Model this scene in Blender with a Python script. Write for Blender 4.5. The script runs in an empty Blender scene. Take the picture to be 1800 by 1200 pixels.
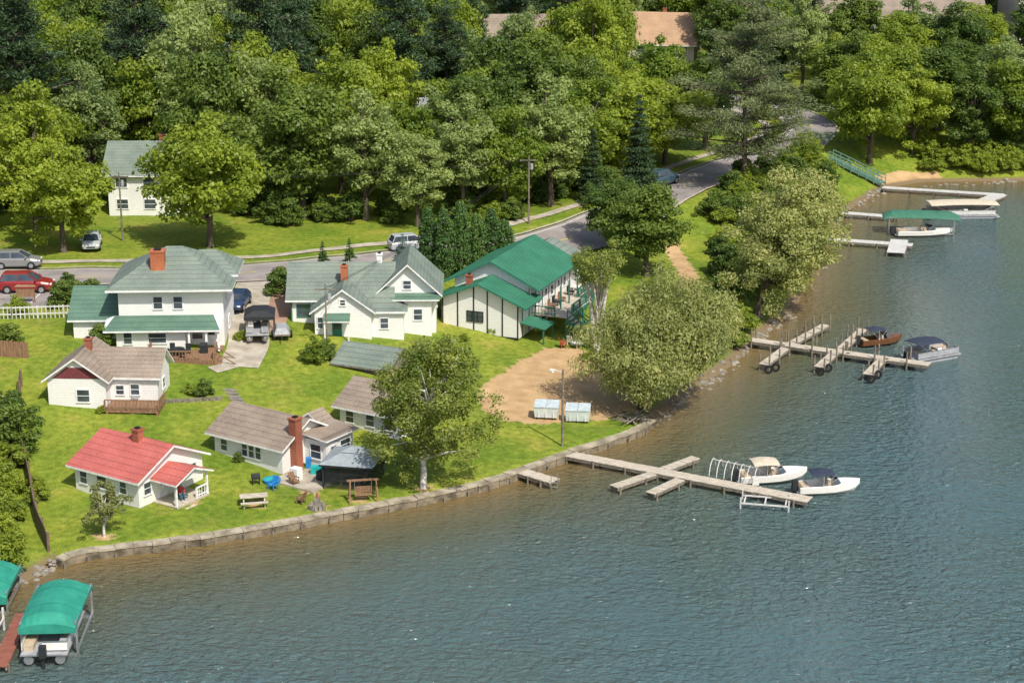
import bpy, math, random
import numpy as np
from mathutils import Vector, Matrix
random.seed(7); RNG=np.random.default_rng(7)
rad=math.radians
scene=bpy.context.scene
COL=bpy.context.collection

# ------------------------------------------------------------------ materials
def nodes(m):
    m.use_nodes=True; nt=m.node_tree; return nt,nt.nodes,nt.links
def mat(name,c,rough=.8,c2=None,scale=3.0,bump=0.0,bscale=None,metal=0.0,spec=.3,detail=6,stretch=None):
    m=bpy.data.materials.new(name); nt,N,L=nodes(m); b=N['Principled BSDF']
    b.inputs['Roughness'].default_value=rough; b.inputs['Metallic'].default_value=metal
    b.inputs['Specular IOR Level'].default_value=spec
    if c2 is None: c2=tuple(x*.78 for x in c)
    tc=N.new('ShaderNodeTexCoord'); no=N.new('ShaderNodeTexNoise'); no.inputs['Scale'].default_value=scale; no.inputs['Detail'].default_value=detail
    src=tc.outputs['Object']
    if stretch:
        mp=N.new('ShaderNodeMapping'); mp.inputs['Scale'].default_value=stretch; L.new(src,mp.inputs[0]); src=mp.outputs[0]
    L.new(src,no.inputs['Vector'])
    r=N.new('ShaderNodeValToRGB'); r.color_ramp.elements[0].position=.35; r.color_ramp.elements[1].position=.65
    r.color_ramp.elements[0].color=(*c2,1); r.color_ramp.elements[1].color=(*c,1)
    L.new(no.outputs['Fac'],r.inputs[0]); L.new(r.outputs[0],b.inputs['Base Color'])
    if bump:
        n2=N.new('ShaderNodeTexNoise'); n2.inputs['Scale'].default_value=bscale or scale*4; L.new(src,n2.inputs['Vector'])
        bp=N.new('ShaderNodeBump'); bp.inputs['Strength'].default_value=bump; bp.inputs['Distance'].default_value=.05
        L.new(n2.outputs['Fac'],bp.inputs['Height']); L.new(bp.outputs[0],b.inputs['Normal'])
    return m
def banded(name,c,c2,period,axis='Z',rough=.7,noise=.4,nscale=6,amt=.5,bump=.3):
    """boards / courses: repeating bands along an axis plus blotchy noise"""
    m=bpy.data.materials.new(name); nt,N,L=nodes(m); b=N['Principled BSDF']; b.inputs['Roughness'].default_value=rough
    b.inputs['Specular IOR Level'].default_value=.25
    tc=N.new('ShaderNodeTexCoord'); sp=N.new('ShaderNodeSeparateXYZ'); L.new(tc.outputs['Object'],sp.inputs[0])
    a=N.new('ShaderNodeMath'); a.operation='DIVIDE'; a.inputs[1].default_value=period; L.new(sp.outputs[axis],a.inputs[0])
    f=N.new('ShaderNodeMath'); f.operation='FRACT'; L.new(a.outputs[0],f.inputs[0])
    g=N.new('ShaderNodeMath'); g.operation='LESS_THAN'; g.inputs[1].default_value=.16; L.new(f.outputs[0],g.inputs[0])
    no=N.new('ShaderNodeTexNoise'); no.inputs['Scale'].default_value=nscale; no.inputs['Detail'].default_value=8; L.new(tc.outputs['Object'],no.inputs[0])
    n3=N.new('ShaderNodeTexNoise'); n3.inputs['Scale'].default_value=.7; n3.inputs['Detail'].default_value=4; L.new(tc.outputs['Object'],n3.inputs[0])
    ad=N.new('ShaderNodeMath'); ad.operation='MULTIPLY_ADD'; ad.inputs[1].default_value=.5; L.new(no.outputs['Fac'],ad.inputs[0])
    hf=N.new('ShaderNodeMath'); hf.operation='MULTIPLY'; hf.inputs[1].default_value=.5; L.new(n3.outputs['Fac'],hf.inputs[0]); L.new(hf.outputs[0],ad.inputs[2])
    r=N.new('ShaderNodeValToRGB'); r.color_ramp.elements[0].position=.5-noise/4; r.color_ramp.elements[1].position=.5+noise/4
    r.color_ramp.elements[0].color=(*c2,1); r.color_ramp.elements[1].color=(*c,1); L.new(ad.outputs[0],r.inputs[0])
    mx=N.new('ShaderNodeMix'); mx.data_type='RGBA'; mx.blend_type='MULTIPLY'
    ml=N.new('ShaderNodeMath'); ml.operation='MULTIPLY'; ml.inputs[1].default_value=amt; L.new(g.outputs[0],ml.inputs[0]); L.new(ml.outputs[0],mx.inputs[0])
    L.new(r.outputs[0],mx.inputs[6]); mx.inputs[7].default_value=(.35,.35,.35,1); L.new(mx.outputs[2],b.inputs['Base Color'])
    bp=N.new('ShaderNodeBump'); bp.inputs['Strength'].default_value=bump; bp.inputs['Distance'].default_value=.03; L.new(f.outputs[0],bp.inputs['Height']); L.new(bp.outputs[0],b.inputs['Normal'])
    return m
def foliage(name,dark,light,trans=.3,hue=.5):
    m=bpy.data.materials.new(name); nt,N,L=nodes(m); N.remove(N['Principled BSDF']); out=N['Material Output']
    at=N.new('ShaderNodeAttribute'); at.attribute_name='tint'
    oi=N.new('ShaderNodeObjectInfo')
    s=N.new('ShaderNodeMath'); s.operation='MULTIPLY_ADD'; s.inputs[1].default_value=hue; L.new(oi.outputs['Random'],s.inputs[0])
    t=N.new('ShaderNodeMath'); t.operation='MULTIPLY'; t.inputs[1].default_value=1-hue*.8; L.new(at.outputs['Fac'],t.inputs[0]); L.new(t.outputs[0],s.inputs[2])
    r=N.new('ShaderNodeValToRGB'); r.color_ramp.elements[0].color=(*dark,1); r.color_ramp.elements[1].color=(*light,1); r.color_ramp.elements[0].position=.1; r.color_ramp.elements[1].position=.95
    L.new(s.outputs[0],r.inputs[0])
    d=N.new('ShaderNodeBsdfPrincipled'); d.inputs['Roughness'].default_value=.5; d.inputs['Specular IOR Level'].default_value=.3; L.new(r.outputs[0],d.inputs['Base Color'])
    tr=N.new('ShaderNodeBsdfTranslucent'); h=N.new('ShaderNodeMix'); h.data_type='RGBA'; h.blend_type='MULTIPLY'; h.inputs[0].default_value=1
    L.new(r.outputs[0],h.inputs[6]); h.inputs[7].default_value=(1.9,1.9,1.0,1); L.new(h.outputs[2],tr.inputs[0])
    mx=N.new('ShaderNodeMixShader'); mx.inputs[0].default_value=trans; L.new(d.outputs[0],mx.inputs[1]); L.new(tr.outputs[0],mx.inputs[2]); L.new(mx.outputs[0],out.inputs[0])
    return m
SIDING=banded('white_siding',(.81,.80,.77),(.70,.69,.66),.16,amt=.35,noise=.6)
TRIM=mat('white_trim',(.8,.8,.79),.5)
GLASS=mat('window_glass',(.07,.09,.11),.08,(.03,.04,.05),scale=1.2,spec=.8)
ROOFGG=banded('green_grey_shingles',(.205,.245,.205),(.125,.16,.135),.22,noise=.55,nscale=9,amt=.45)
ROOFG2=banded('green_shingles',(.115,.20,.145),(.075,.14,.105),.22,noise=.5,nscale=9,amt=.45)
ROOFBR=banded('brown_shingles',(.31,.25,.20),(.20,.16,.125),.2,noise=.5,nscale=9,amt=.45)
ROOFRED=banded('red_shingles',(.50,.14,.12),(.36,.095,.08),.2,noise=.5,nscale=8,amt=.4)
ROOFGR=banded('grey_shingles',(.27,.28,.29),(.18,.185,.19),.22,noise=.5,nscale=9,amt=.4)
ROOFTAN=banded('tan_shingles',(.46,.30,.18),(.33,.21,.13),.22,noise=.5,nscale=9,amt=.4)
METALG=mat('green_standing_seam',(.05,.20,.125),.42,(.04,.165,.10),scale=.6,spec=.5)
GREENP=mat('green_paint',(.035,.17,.12),.5)
DARKT=mat('dark_timber',(.03,.035,.03),.7)
BRICK=banded('red_brick',(.40,.14,.085),(.25,.085,.055),.11,amt=.5,nscale=14)
BRICKO=banded('orange_brick',(.50,.18,.08),(.36,.11,.055),.11,amt=.4,nscale=14)
MAROON=mat('maroon_shakes',(.17,.045,.05),.7)
WOOD=mat('deck_wood',(.29,.17,.10),.75,(.18,.10,.06),scale=2,stretch=(8,1,1),bump=.2)
WOODG=mat('weathered_wood',(.56,.50,.41),.85,(.36,.315,.25),scale=1.6,stretch=(1,5,5),bump=.3)
POSTW=mat('piling_wood',(.24,.21,.165),.9,(.12,.105,.08),scale=5)
FENCEM=mat('fence_wood',(.20,.13,.10),.85,(.11,.075,.055),scale=3,stretch=(6,6,1))
CONC=mat('concrete',(.44,.395,.32),.9,(.29,.255,.2),scale=1.1,bump=.2,bscale=8)
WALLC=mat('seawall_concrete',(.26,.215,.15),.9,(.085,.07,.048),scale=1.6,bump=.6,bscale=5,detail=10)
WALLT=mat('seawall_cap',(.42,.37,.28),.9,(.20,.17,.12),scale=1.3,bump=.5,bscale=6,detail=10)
ASPH=mat('asphalt',(.30,.27,.25),.9,(.21,.19,.18),scale=.5,bump=.1,bscale=30,detail=10)
ASPHN=mat('asphalt_patchwork',(.16,.15,.145),.9,(.11,.105,.10),scale=.6,detail=10)
PAINTW=mat('road_paint',(.6,.59,.54),.7)
DIRT=mat('dirt',(.36,.23,.16),.95,(.25,.155,.11),scale=.6,bump=.3,bscale=6,detail=12)
STONE=mat('stone',(.3,.27,.22),.9,(.15,.14,.12),scale=3,bump=.4)
BLACK=mat('black_fabric',(.025,.028,.032),.7)
RUBBER=mat('rubber',(.015,.015,.016),.8)
CHROME=mat('aluminium',(.6,.61,.62),.35,metal=.8)
PGREY=mat('painted_grey_frame',(.62,.61,.58),.5)
CANG=mat('green_canvas',(.03,.27,.19),.6,(.02,.21,.15),scale=1.5,bump=.4,bscale=2.5)
CAND=mat('dark_green_canvas',(.05,.17,.11),.6)
CANB=mat('beige_canvas',(.60,.52,.40),.7)
CANN=mat('navy_canvas',(.035,.045,.075),.7)
GEL=mat('white_gelcoat',(.8,.78,.72),.2,(.74,.72,.67),spec=.6)
TAN=mat('tan_vinyl',(.5,.4,.28),.6)
BROWNB=mat('bronze_hull',(.16,.07,.03),.25,spec=.6)
SEATG=mat('grey_vinyl',(.35,.36,.38),.6)
BIN=mat('dumpster_paint',(.64,.67,.66),.5,(.52,.56,.56))
BINL=mat('bin_lid',(.46,.53,.56),.5)
BLUE=mat('blue_plastic',(.03,.22,.55),.4); TEAL=mat('teal_plastic',(.02,.42,.40),.4); REDP=mat('red_cloth',(.4,.04,.04),.7); YEL=mat('yellow_plastic',(.6,.5,.05),.5)
SKIN=mat('skin',(.5,.28,.19),.6); HAIR=mat('hair',(.06,.035,.02),.8); JEAN=mat('denim',(.06,.09,.17),.8)
BEIGEW=banded('beige_wall',(.58,.50,.39),(.48,.42,.33),.2,amt=.3); BROWNW=banded('brown_wall',(.19,.13,.095),(.13,.09,.065),.2,amt=.4)
BARK=mat('bark',(.15,.12,.09),.95,(.07,.055,.042),scale=4,stretch=(1,1,.3),bump=.5)
BIRCH=mat('birch_bark',(.70,.67,.60),.8,(.36,.34,.30),scale=3,stretch=(1,1,3))
F_MAPLE=foliage('maple_leaves',(.085,.15,.018),(.29,.345,.038),.38)
F_DARK=foliage('oak_leaves',(.05,.098,.02),(.165,.225,.036),.33)
F_PALE=foliage('silver_maple_leaves',(.12,.18,.06),(.29,.35,.115),.35)
F_WILLOW=foliage('willow_leaves',(.17,.20,.06),(.39,.40,.145),.35,.2)
F_BIRCH=foliage('birch_leaves',(.11,.155,.03),(.27,.30,.06),.35,.2)
F_OLIVE=foliage('olive_leaves',(.13,.15,.045),(.28,.29,.10),.3,.2)
F_SPRUCE=foliage('spruce_needles',(.028,.06,.026),(.075,.125,.05),.1)
F_BLUE=foliage('blue_spruce_needles',(.09,.16,.145),(.19,.28,.25),.08)
F_PINE=foliage('pine_needles',(.10,.135,.06),(.24,.275,.12),.2,.2)
F_CEDAR=foliage('cedar_needles',(.035,.085,.02),(.10,.175,.035),.1)
F_SHRUB=foliage('shrub_leaves',(.09,.15,.018),(.28,.33,.035),.35)
F_PURPLE=foliage('purple_leaves',(.08,.04,.035),(.2,.11,.08),.2)
def grass_mat():
    m=bpy.data.materials.new('grass'); nt,N,L=nodes(m); b=N['Principled BSDF']; b.inputs['Roughness'].default_value=.85; b.inputs['Specular IOR Level'].default_value=.15
    tc=N.new('ShaderNodeTexCoord')
    def ns(s,d=8): 
        n=N.new('ShaderNodeTexNoise'); n.inputs['Scale'].default_value=s; n.inputs['Detail'].default_value=d; L.new(tc.outputs['Object'],n.inputs[0]); return n
    def ramp(src,p0,p1,c0,c1):
        r=N.new('ShaderNodeValToRGB'); r.color_ramp.elements[0].position=p0; r.color_ramp.elements[1].position=p1; r.color_ramp.elements[0].color=(*c0,1); r.color_ramp.elements[1].color=(*c1,1); L.new(src,r.inputs[0]); return r.outputs[0]
    def mix(a,bb,fac=1,mode='MULTIPLY'):
        x=N.new('ShaderNodeMix'); x.data_type='RGBA'; x.blend_type=mode
        if isinstance(fac,(int,float)): x.inputs[0].default_value=fac
        else: L.new(fac,x.inputs[0])
        L.new(a,x.inputs[6]); L.new(bb,x.inputs[7]); return x.outputs[2]
    a=ns(.22,6); c=ns(2.2,10); f=ns(14,4); sb=ns(.9,9); wn=ns(.42,7)
    g0=ramp(a.outputs['Fac'],.38,.62,(.135,.205,.02),(.24,.28,.034))
    g0=mix(g0,ramp(wn.outputs['Fac'],.54,.72,(1,1,1),(1.3,1.04,1.6)))
    g1=mix(g0,ramp(c.outputs['Fac'],.3,.7,(.60,.69,.58),(1.24,1.17,1.25)))
    g2=mix(g1,ramp(f.outputs['Fac'],.3,.7,(.64,.66,.64),(1.22,1.2,1.2)))
    s0=ramp(sb.outputs['Fac'],.3,.7,(.36,.235,.115),(.52,.355,.19)); s1=mix(s0,ramp(f.outputs['Fac'],.3,.7,(.85,.85,.85),(1.1,1.1,1.1)))
    at=N.new('ShaderNodeAttribute'); at.attribute_name='bare'
    ad=N.new('ShaderNodeMath'); ad.operation='MULTIPLY_ADD'; ad.inputs[1].default_value=.9; L.new(c.outputs['Fac'],ad.inputs[0]); L.new(at.outputs['Fac'],ad.inputs[2])
    mr=N.new('ShaderNodeMapRange'); mr.inputs[1].default_value=.86; mr.inputs[2].default_value=1.04; L.new(ad.outputs[0],mr.inputs[0])
    g3=mix(g2,s1,mr.outputs[0],'MIX')
    g=N.new('ShaderNodeNewGeometry'); sp=N.new('ShaderNodeSeparateXYZ'); L.new(g.outputs['Position'],sp.inputs[0])
    m2=N.new('ShaderNodeMapRange'); m2.inputs[1].default_value=.16; m2.inputs[2].default_value=.3; L.new(sp.outputs['Z'],m2.inputs[0])
    bed=N.new('ShaderNodeRGB'); bed.outputs[0].default_value=(.19,.14,.08,1)
    L.new(mix(bed.outputs[0],g3,m2.outputs[0],'MIX'),b.inputs['Base Color'])
    bp=N.new('ShaderNodeBump'); bp.inputs['Strength'].default_value=.5; bp.inputs['Distance'].default_value=.08; L.new(f.outputs['Fac'],bp.inputs['Height']); L.new(bp.outputs[0],b.inputs['Normal'])
    return m
GRASS=grass_mat()
def water_mat():
    m=bpy.data.materials.new('lake_water'); nt,N,L=nodes(m); b=N['Principled BSDF']; b.inputs['Roughness'].default_value=.06; b.inputs['IOR'].default_value=1.38
    tc=N.new('ShaderNodeTexCoord'); at=N.new('ShaderNodeAttribute'); at.attribute_name='shallow'
    r=N.new('ShaderNodeValToRGB'); r.color_ramp.elements[0].color=(.062,.116,.128,1); r.color_ramp.elements[1].color=(.17,.115,.045,1)
    e=r.color_ramp.elements.new(.40); e.color=(.082,.092,.055,1)
    big=N.new('ShaderNodeTexNoise'); big.inputs['Scale'].default_value=.06; big.inputs['Detail'].default_value=5; L.new(tc.outputs['Object'],big.inputs[0])
    s=N.new('ShaderNodeMath'); s.operation='MULTIPLY_ADD'; s.inputs[1].default_value=.35; s.inputs[2].default_value=-.14; L.new(big.outputs['Fac'],s.inputs[0])
    s2=N.new('ShaderNodeMath'); s2.operation='ADD'; L.new(s.outputs[0],s2.inputs[0]); L.new(at.outputs['Fac'],s2.inputs[1]); L.new(s2.outputs[0],r.inputs[0])
    L.new(r.outputs[0],b.inputs['Base Color'])
    mp=N.new('ShaderNodeMapping'); mp.inputs['Rotation'].default_value=(0,0,rad(16)); mp.inputs['Scale'].default_value=(.85,1.25,1); L.new(tc.outputs['Object'],mp.inputs[0])
    n1=N.new('ShaderNodeTexNoise'); n1.inputs['Scale'].default_value=2.2; n1.inputs['Detail'].default_value=3; n1.inputs['Roughness'].default_value=.55; n1.inputs['Distortion'].default_value=.5; L.new(mp.outputs[0],n1.inputs[0])
    n2=N.new('ShaderNodeTexNoise'); n2.inputs['Scale'].default_value=.5; n2.inputs['Detail'].default_value=2; L.new(mp.outputs[0],n2.inputs[0])
    ad=N.new('ShaderNodeMath'); ad.operation='MULTIPLY_ADD'; ad.inputs[1].default_value=.8; L.new(n2.outputs['Fac'],ad.inputs[0]); L.new(n1.outputs['Fac'],ad.inputs[2])
    # gust patches: calmer and rougher areas
    gp=N.new('ShaderNodeTexNoise'); gp.inputs['Scale'].default_value=.045; gp.inputs['Detail'].default_value=4; L.new(mp.outputs[0],gp.inputs[0])
    gr=N.new('ShaderNodeMapRange'); gr.inputs[1].default_value=.35; gr.inputs[2].default_value=.65; gr.inputs[3].default_value=.32; gr.inputs[4].default_value=.7; L.new(gp.outputs['Fac'],gr.inputs[0])
    # calmer in the lee of the shore
    cm=N.new('ShaderNodeMath'); cm.operation='MULTIPLY_ADD'; cm.inputs[1].default_value=-.22; L.new(at.outputs['Fac'],cm.inputs[0]); L.new(gr.outputs[0],cm.inputs[2])
    bp=N.new('ShaderNodeBump'); bp.inputs['Strength'].default_value=1; L.new(cm.outputs[0],bp.inputs['Distance']); L.new(ad.outputs[0],bp.inputs['Height']); L.new(bp.outputs[0],b.inputs['Normal'])
    return m
WATER=water_mat()

# ------------------------------------------------------------------ mesh builder
class MB:
    def __init__(s): s.v=[]; s.f=[]; s.mi=[]; s.m=[]; s.T=None
    def M(s,m):
        if m not in s.m: s.m.append(m)
        return s.m.index(m)
    def pts(s,P):
        i=len(s.v)
        if s.T:
            ox,oy,oz,a=s.T; c,n=math.cos(a),math.sin(a)
            P=[(ox+x*c-y*n,oy+x*n+y*c,oz+z) for x,y,z in P]
        s.v+= [tuple(p) for p in P]; return i
    def face(s,idx,m): s.f.append(idx); s.mi.append(s.M(m))
    def poly(s,P,m): i=s.pts(P); s.face(tuple(range(i,i+len(P))),m)
    def hexa(s,P,m,top=None):
        i=s.pts(P)
        for k,q in enumerate([(3,2,1,0),(4,5,6,7),(0,1,5,4),(1,2,6,5),(2,3,7,6),(3,0,4,7)]):
            s.face(tuple(i+j for j in q), top if (top and k==1) else m)
    def box(s,x0,x1,y0,y1,z0,z1,m,top=None):
        s.hexa([(x0,y0,z0),(x1,y0,z0),(x1,y1,z0),(x0,y1,z0),(x0,y0,z1),(x1,y0,z1),(x1,y1,z1),(x0,y1,z1)],m,top)
    def taper(s,x0,x1,y0,y1,z0,z1,m,tx,ty,top=None):
        s.hexa([(x0,y0,z0),(x1,y0,z0),(x1,y1,z0),(x0,y1,z0),(x0+tx,y0+ty,z1),(x1-tx,y0+ty,z1),(x1-tx,y1-ty,z1),(x0+tx,y1-ty,z1)],m,top)
    def beam(s,p,q,w,h,m):
        p=Vector(p);q=Vector(q);d=(q-p)
        if d.length<1e-5: return
        d.normalize(); up=Vector((0,0,1))
        if abs(d.z)>.98: up=Vector((0,1,0))
        a=d.cross(up).normalized()*w/2; b=a.cross(d).normalized()*h/2
        s.hexa([p-a-b,p+a-b,p+a+b,p-a+b,q-a-b,q+a-b,q+a+b,q-a+b],m)
    def tube(s,p,q,r0,r1,m,n=8,cap=True):
        p=Vector(p);q=Vector(q);d=(q-p).normalized(); up=Vector((0,0,1)) if abs(d.z)<.98 else Vector((0,1,0))
        a=d.cross(up).normalized(); b=a.cross(d)
        P=[p+(a*math.cos(2*math.pi*k/n)+b*math.sin(2*math.pi*k/n))*r0 for k in range(n)]+[q+(a*math.cos(2*math.pi*k/n)+b*math.sin(2*math.pi*k/n))*r1 for k in range(n)]
        i=s.pts(P)
        for k in range(n): s.face((i+k,i+(k+1)%n,i+n+(k+1)%n,i+n+k),m)
        if cap: s.face(tuple(i+k for k in reversed(range(n))),m); s.face(tuple(i+n+k for k in range(n)),m)
    def loft(s,rings,m,caps=True,closed=True):
        n=len(rings[0]); base=[s.pts(r) for r in rings]
        for a,b in zip(base[:-1],base[1:]):
            for k in range(n if closed else n-1):
                j=(k+1)%n; s.face((a+k,a+j,b+j,b+k),m)
        if caps and closed: s.face(tuple(base[0]+k for k in reversed(range(n))),m); s.face(tuple(base[-1]+k for k in range(n)),m)
    def build(s,name,parent=None,loc=(0,0,0),yaw=0,smooth=False,bevel=0,recalc=True):
        me=bpy.data.meshes.new(name); me.from_pydata(s.v,[],s.f); 
        for m in s.m: me.materials.append(m)
        me.polygons.foreach_set('material_index',s.mi)
        if recalc:
            import bmesh
            bm=bmesh.new(); bm.from_mesh(me); bmesh.ops.recalc_face_normals(bm,faces=bm.faces[:]); bm.to_mesh(me); bm.free()
        if smooth: me.polygons.foreach_set('use_smooth',[True]*len(me.polygons))
        me.update()
        o=bpy.data.objects.new(name,me); COL.objects.link(o)
        o.location=loc; o.rotation_euler=(0,0,yaw)
        if parent: o.parent=parent
        if bevel:
            b=o.modifiers.new('bevel','BEVEL'); b.width=bevel; b.segments=2
        return o
def empty(name,loc,yaw=0):
    e=bpy.data.objects.new(name,None); e.location=loc; e.rotation_euler=(0,0,yaw); COL.objects.link(e); return e

def win(mb,face,pos,a,zc,w,h,frame=TRIM,glass=GLASS,cross=True,sw=.07):
    def B(a0,a1,d0,d1,z0,z1,m):
        if face=='-y': mb.box(a0,a1,pos-d1,pos-d0,z0,z1,m)
        elif face=='+y': mb.box(a0,a1,pos+d0,pos+d1,z0,z1,m)
        elif face=='-x': mb.box(pos-d1,pos-d0,a0,a1,z0,z1,m)
        else: mb.box(pos+d0,pos+d1,a0,a1,z0,z1,m)
    x0,x1,z0,z1=a-w/2,a+w/2,zc-h/2,zc+h/2
    B(x0,x1,-.02,.015,z0,z1,glass)
    B(x0-sw,x1+sw,-.02,.06,z1,z1+sw,frame); B(x0-sw,x1+sw,-.02,.08,z0-sw,z0,frame)
    B(x0-sw,x0,-.02,.05,z0,z1,frame); B(x1,x1+sw,-.02,.05,z0,z1,frame)
    if cross: B(x0,x1,-.02,.03,zc-.02,zc+.02,frame)
def door(mb,face,pos,a,z0,w=.7,h=1.55,m=TRIM):
    def B(a0,a1,d0,d1,z0,z1,mm):
        if face=='-y': mb.box(a0,a1,pos-d1,pos-d0,z0,z1,mm)
        elif face=='+x': mb.box(pos+d0,pos+d1,a0,a1,z0,z1,mm)
        elif face=='-x': mb.box(pos-d1,pos-d0,a0,a1,z0,z1,mm)
    B(a-w/2-.07,a+w/2+.07,-.02,.03,z0,z0+h+.07,TRIM); B(a-w/2,a+w/2,-.01,.05,z0,z0+h,m); B(a-w/2+.12,a+w/2-.12,0,.07,z0+h*.5,z0+h*.88,GLASS)
def gable(wl,rf,x0,x1,y0,y1,z0,ze,rise,axis,ov=.35,roof=ROOFGG,wall=SIDING,th=.13,trim=TRIM,og=None,found=True):
    og=ov if og is None else og
    if axis=='x':
        ym=(y0+y1)/2
        wl.hexa([(x0,y0,z0),(x1,y0,z0),(x1,y1,z0),(x0,y1,z0),(x0,y0,ze),(x1,y0,ze),(x1,y1,ze),(x0,y1,ze)],wall)
        for x in (x0,x1): wl.poly([(x,y0,ze),(x,y1,ze),(x,ym,ze+rise)],wall)
        s=rise/(ym-y0); lo=ze-s*ov+.03; hi=ze+rise+.03
        A=[(y0-ov,lo),(ym,hi),(y1+ov,lo),(y1+ov,lo+th),(ym,hi+th),(y0-ov,lo+th)]
        i=rf.pts([(x0-og,y,z) for y,z in A]); j=rf.pts([(x1+og,y,z) for y,z in A])
    else:
        xm=(x0+x1)/2
        wl.hexa([(x0,y0,z0),(x1,y0,z0),(x1,y1,z0),(x0,y1,z0),(x0,y0,ze),(x1,y0,ze),(x1,y1,ze),(x0,y1,ze)],wall)
        for y in (y0,y1): wl.poly([(x0,y,ze),(x1,y,ze),(xm,y,ze+rise)],wall)
        s=rise/(xm-x0); lo=ze-s*ov+.03; hi=ze+rise+.03
        A=[(x0-ov,lo),(xm,hi),(x1+ov,lo),(x1+ov,lo+th),(xm,hi+th),(x0-ov,lo+th)]
        i=rf.pts([(x,y0-og,z) for x,z in A]); j=rf.pts([(x,y1+og,z) for x,z in A])
    for k in range(6):
        l=(k+1)%6; rf.face((i+k,i+l,j+l,j+k), roof if k in (3,4) else trim)
    for b in (i,j): rf.face((b,b+1,b+4,b+5),trim); rf.face((b+1,b+2,b+3,b+4),trim)
def hip(rf,x0,x1,y0,y1,ze,rise,ra,rb,roof,th=.14,trim=TRIM):
    """ra, rb ridge end points (x,y)"""
    c=[(x0,y0),(x1,y0),(x1,y1),(x0,y1)]
    i=rf.pts([(x,y,ze) for x,y in c]); j=rf.pts([(x,y,ze+th) for x,y in c]); k=rf.pts([(*ra,ze+rise),(*rb,ze+rise)])
    rf.face((i+3,i+2,i+1,i),trim)
    for a in range(4): b=(a+1)%4; rf.face((i+a,i+b,j+b,j+a),trim)
    if ra[1]==rb[1]:
        rf.face((j,j+1,k+1,k),roof); rf.face((j+1,j+2,k+1),roof); rf.face((j+2,j+3,k,k+1),roof); rf.face((j+3,j,k),roof)
    else:
        rf.face((j,j+1,k),roof); rf.face((j+1,j+2,k+1,k),roof); rf.face((j+2,j+3,k+1),roof); rf.face((j+3,j,k,k+1),roof)
def shed(rf,x0,x1,y0,y1,z00,z01,z10,z11,roof,th=.1,trim=TRIM):
    """corner heights: (x0,y0),(x0,y1),(x1,y0),(x1,y1)"""
    rf.hexa([(x0,y0,z00),(x1,y0,z10),(x1,y1,z11),(x0,y1,z01),(x0,y0,z00+th),(x1,y0,z10+th),(x1,y1,z11+th),(x0,y1,z01+th)],trim,roof)
def chimney(mb,x,y,z0,z1,w=.5,m=BRICK):
    mb.box(x-w/2,x+w/2,y-w/2,y+w/2,z0,z1,m); mb.box(x-w/2-.05,x+w/2+.05,y-w/2-.05,y+w/2+.05,z1,z1+.1,m)
    mb.box(x-w/4,x+w/4,y-w/4,y+w/4,z1+.1,z1+.2,RUBBER)
def railing(mb,pts,z,h,m,sp=.22,t=.05):
    for (a,b) in zip(pts[:-1],pts[1:]):
        L=math.hypot(b[0]-a[0],b[1]-a[1]); n=max(1,int(L/sp))
        mb.beam((*a,z+h),(*b,z+h),.09,.06,m); mb.beam((*a,z+.12),(*b,z+.12),.05,.05,m)
        for k in range(n+1):
            t_=k/n; x=a[0]+(b[0]-a[0])*t_; y=a[1]+(b[1]-a[1])*t_; w=.1 if k%6==0 else .035
            mb.box(x-w/2,x+w/2,y-w/2,y+w/2,z,z+h-.03,m)
def deck(mb,x0,x1,y0,y1,z,zg,m,skirt=None):
    n=int((y1-y0)/.17)
    for k in range(n): mb.box(x0,x1,y0+k*(y1-y0)/n,y0+(k+1)*(y1-y0)/n-.015,z-.06,z,m)
    mb.box(x0+.02,x1-.02,y0+.02,y1-.02,z-.25,z-.07,m)
    for x in np.linspace(x0+.1,x1-.1,max(2,int((x1-x0)/1.3)+1)):
        for y in (y0+.1,y1-.1): mb.box(x-.07,x+.07,y-.07,y+.07,zg,z-.07,m)
    if skirt:
        nn=int((x1-x0)/.14)
        for k in range(nn): mb.box(x0+k*(x1-x0)/nn,x0+(k+.75)*(x1-x0)/nn,y0-.02,y0+.018,zg,z-.05,skirt)

# ------------------------------------------------------------------ terrain
SH=[(-1500,20),(-300,60),(-60,80),(-36,84),(-26.8,87.5),(-24.4,91.6),(-23.4,92.4),(-19,93.85),(-14.5,95.8),(-9.9,98.2),(-5.05,100.8),(-1.7,103),(.7,105.3),(3.6,108.3),(5.85,110.4),(7.8,112.3),(9.5,114.9),(11.9,120.4),(16.4,128.5),(20,136.8),(23.2,143.5),(26.9,157.9),(29.8,169.1),(34.2,181.8),(40.5,193.3),(44.9,196.4),(56.3,197.1),(120,200),(400,210),(1500,240)]
POLY=SH+[(1500,9000),(-1500,9000)]
def polydist(X,Y,P,closed=True):
    X=np.asarray(X,float);Y=np.asarray(Y,float); m=np.full(X.shape,1e9)
    seg=list(zip(P,P[1:]+([P[0]] if closed else [])))
    for (a,b),(c,d) in seg:
        ex,ey=c-a,d-b; t=np.clip(((X-a)*ex+(Y-b)*ey)/(ex*ex+ey*ey),0,1)
        m=np.minimum(m,np.hypot(X-a-t*ex,Y-b-t*ey))
    return m
def inside(X,Y,P):
    X=np.asarray(X,float);Y=np.asarray(Y,float); ins=np.zeros(X.shape,bool); n=len(P)
    for i in range(n):
        x1,y1=P[i]; x2,y2=P[(i+1)%n]
        if y1==y2: continue
        ins^=((y1>Y)!=(y2>Y))&(X<(x2-x1)*(Y-y1)/(y2-y1)+x1)
    return ins
def sdist(X,Y):
    m=polydist(X,Y,SH,False); return np.where(inside(X,Y,POLY),m,-m)
def ss(t): t=np.clip(t,0,1); return t*t*(3-2*t)
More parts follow.
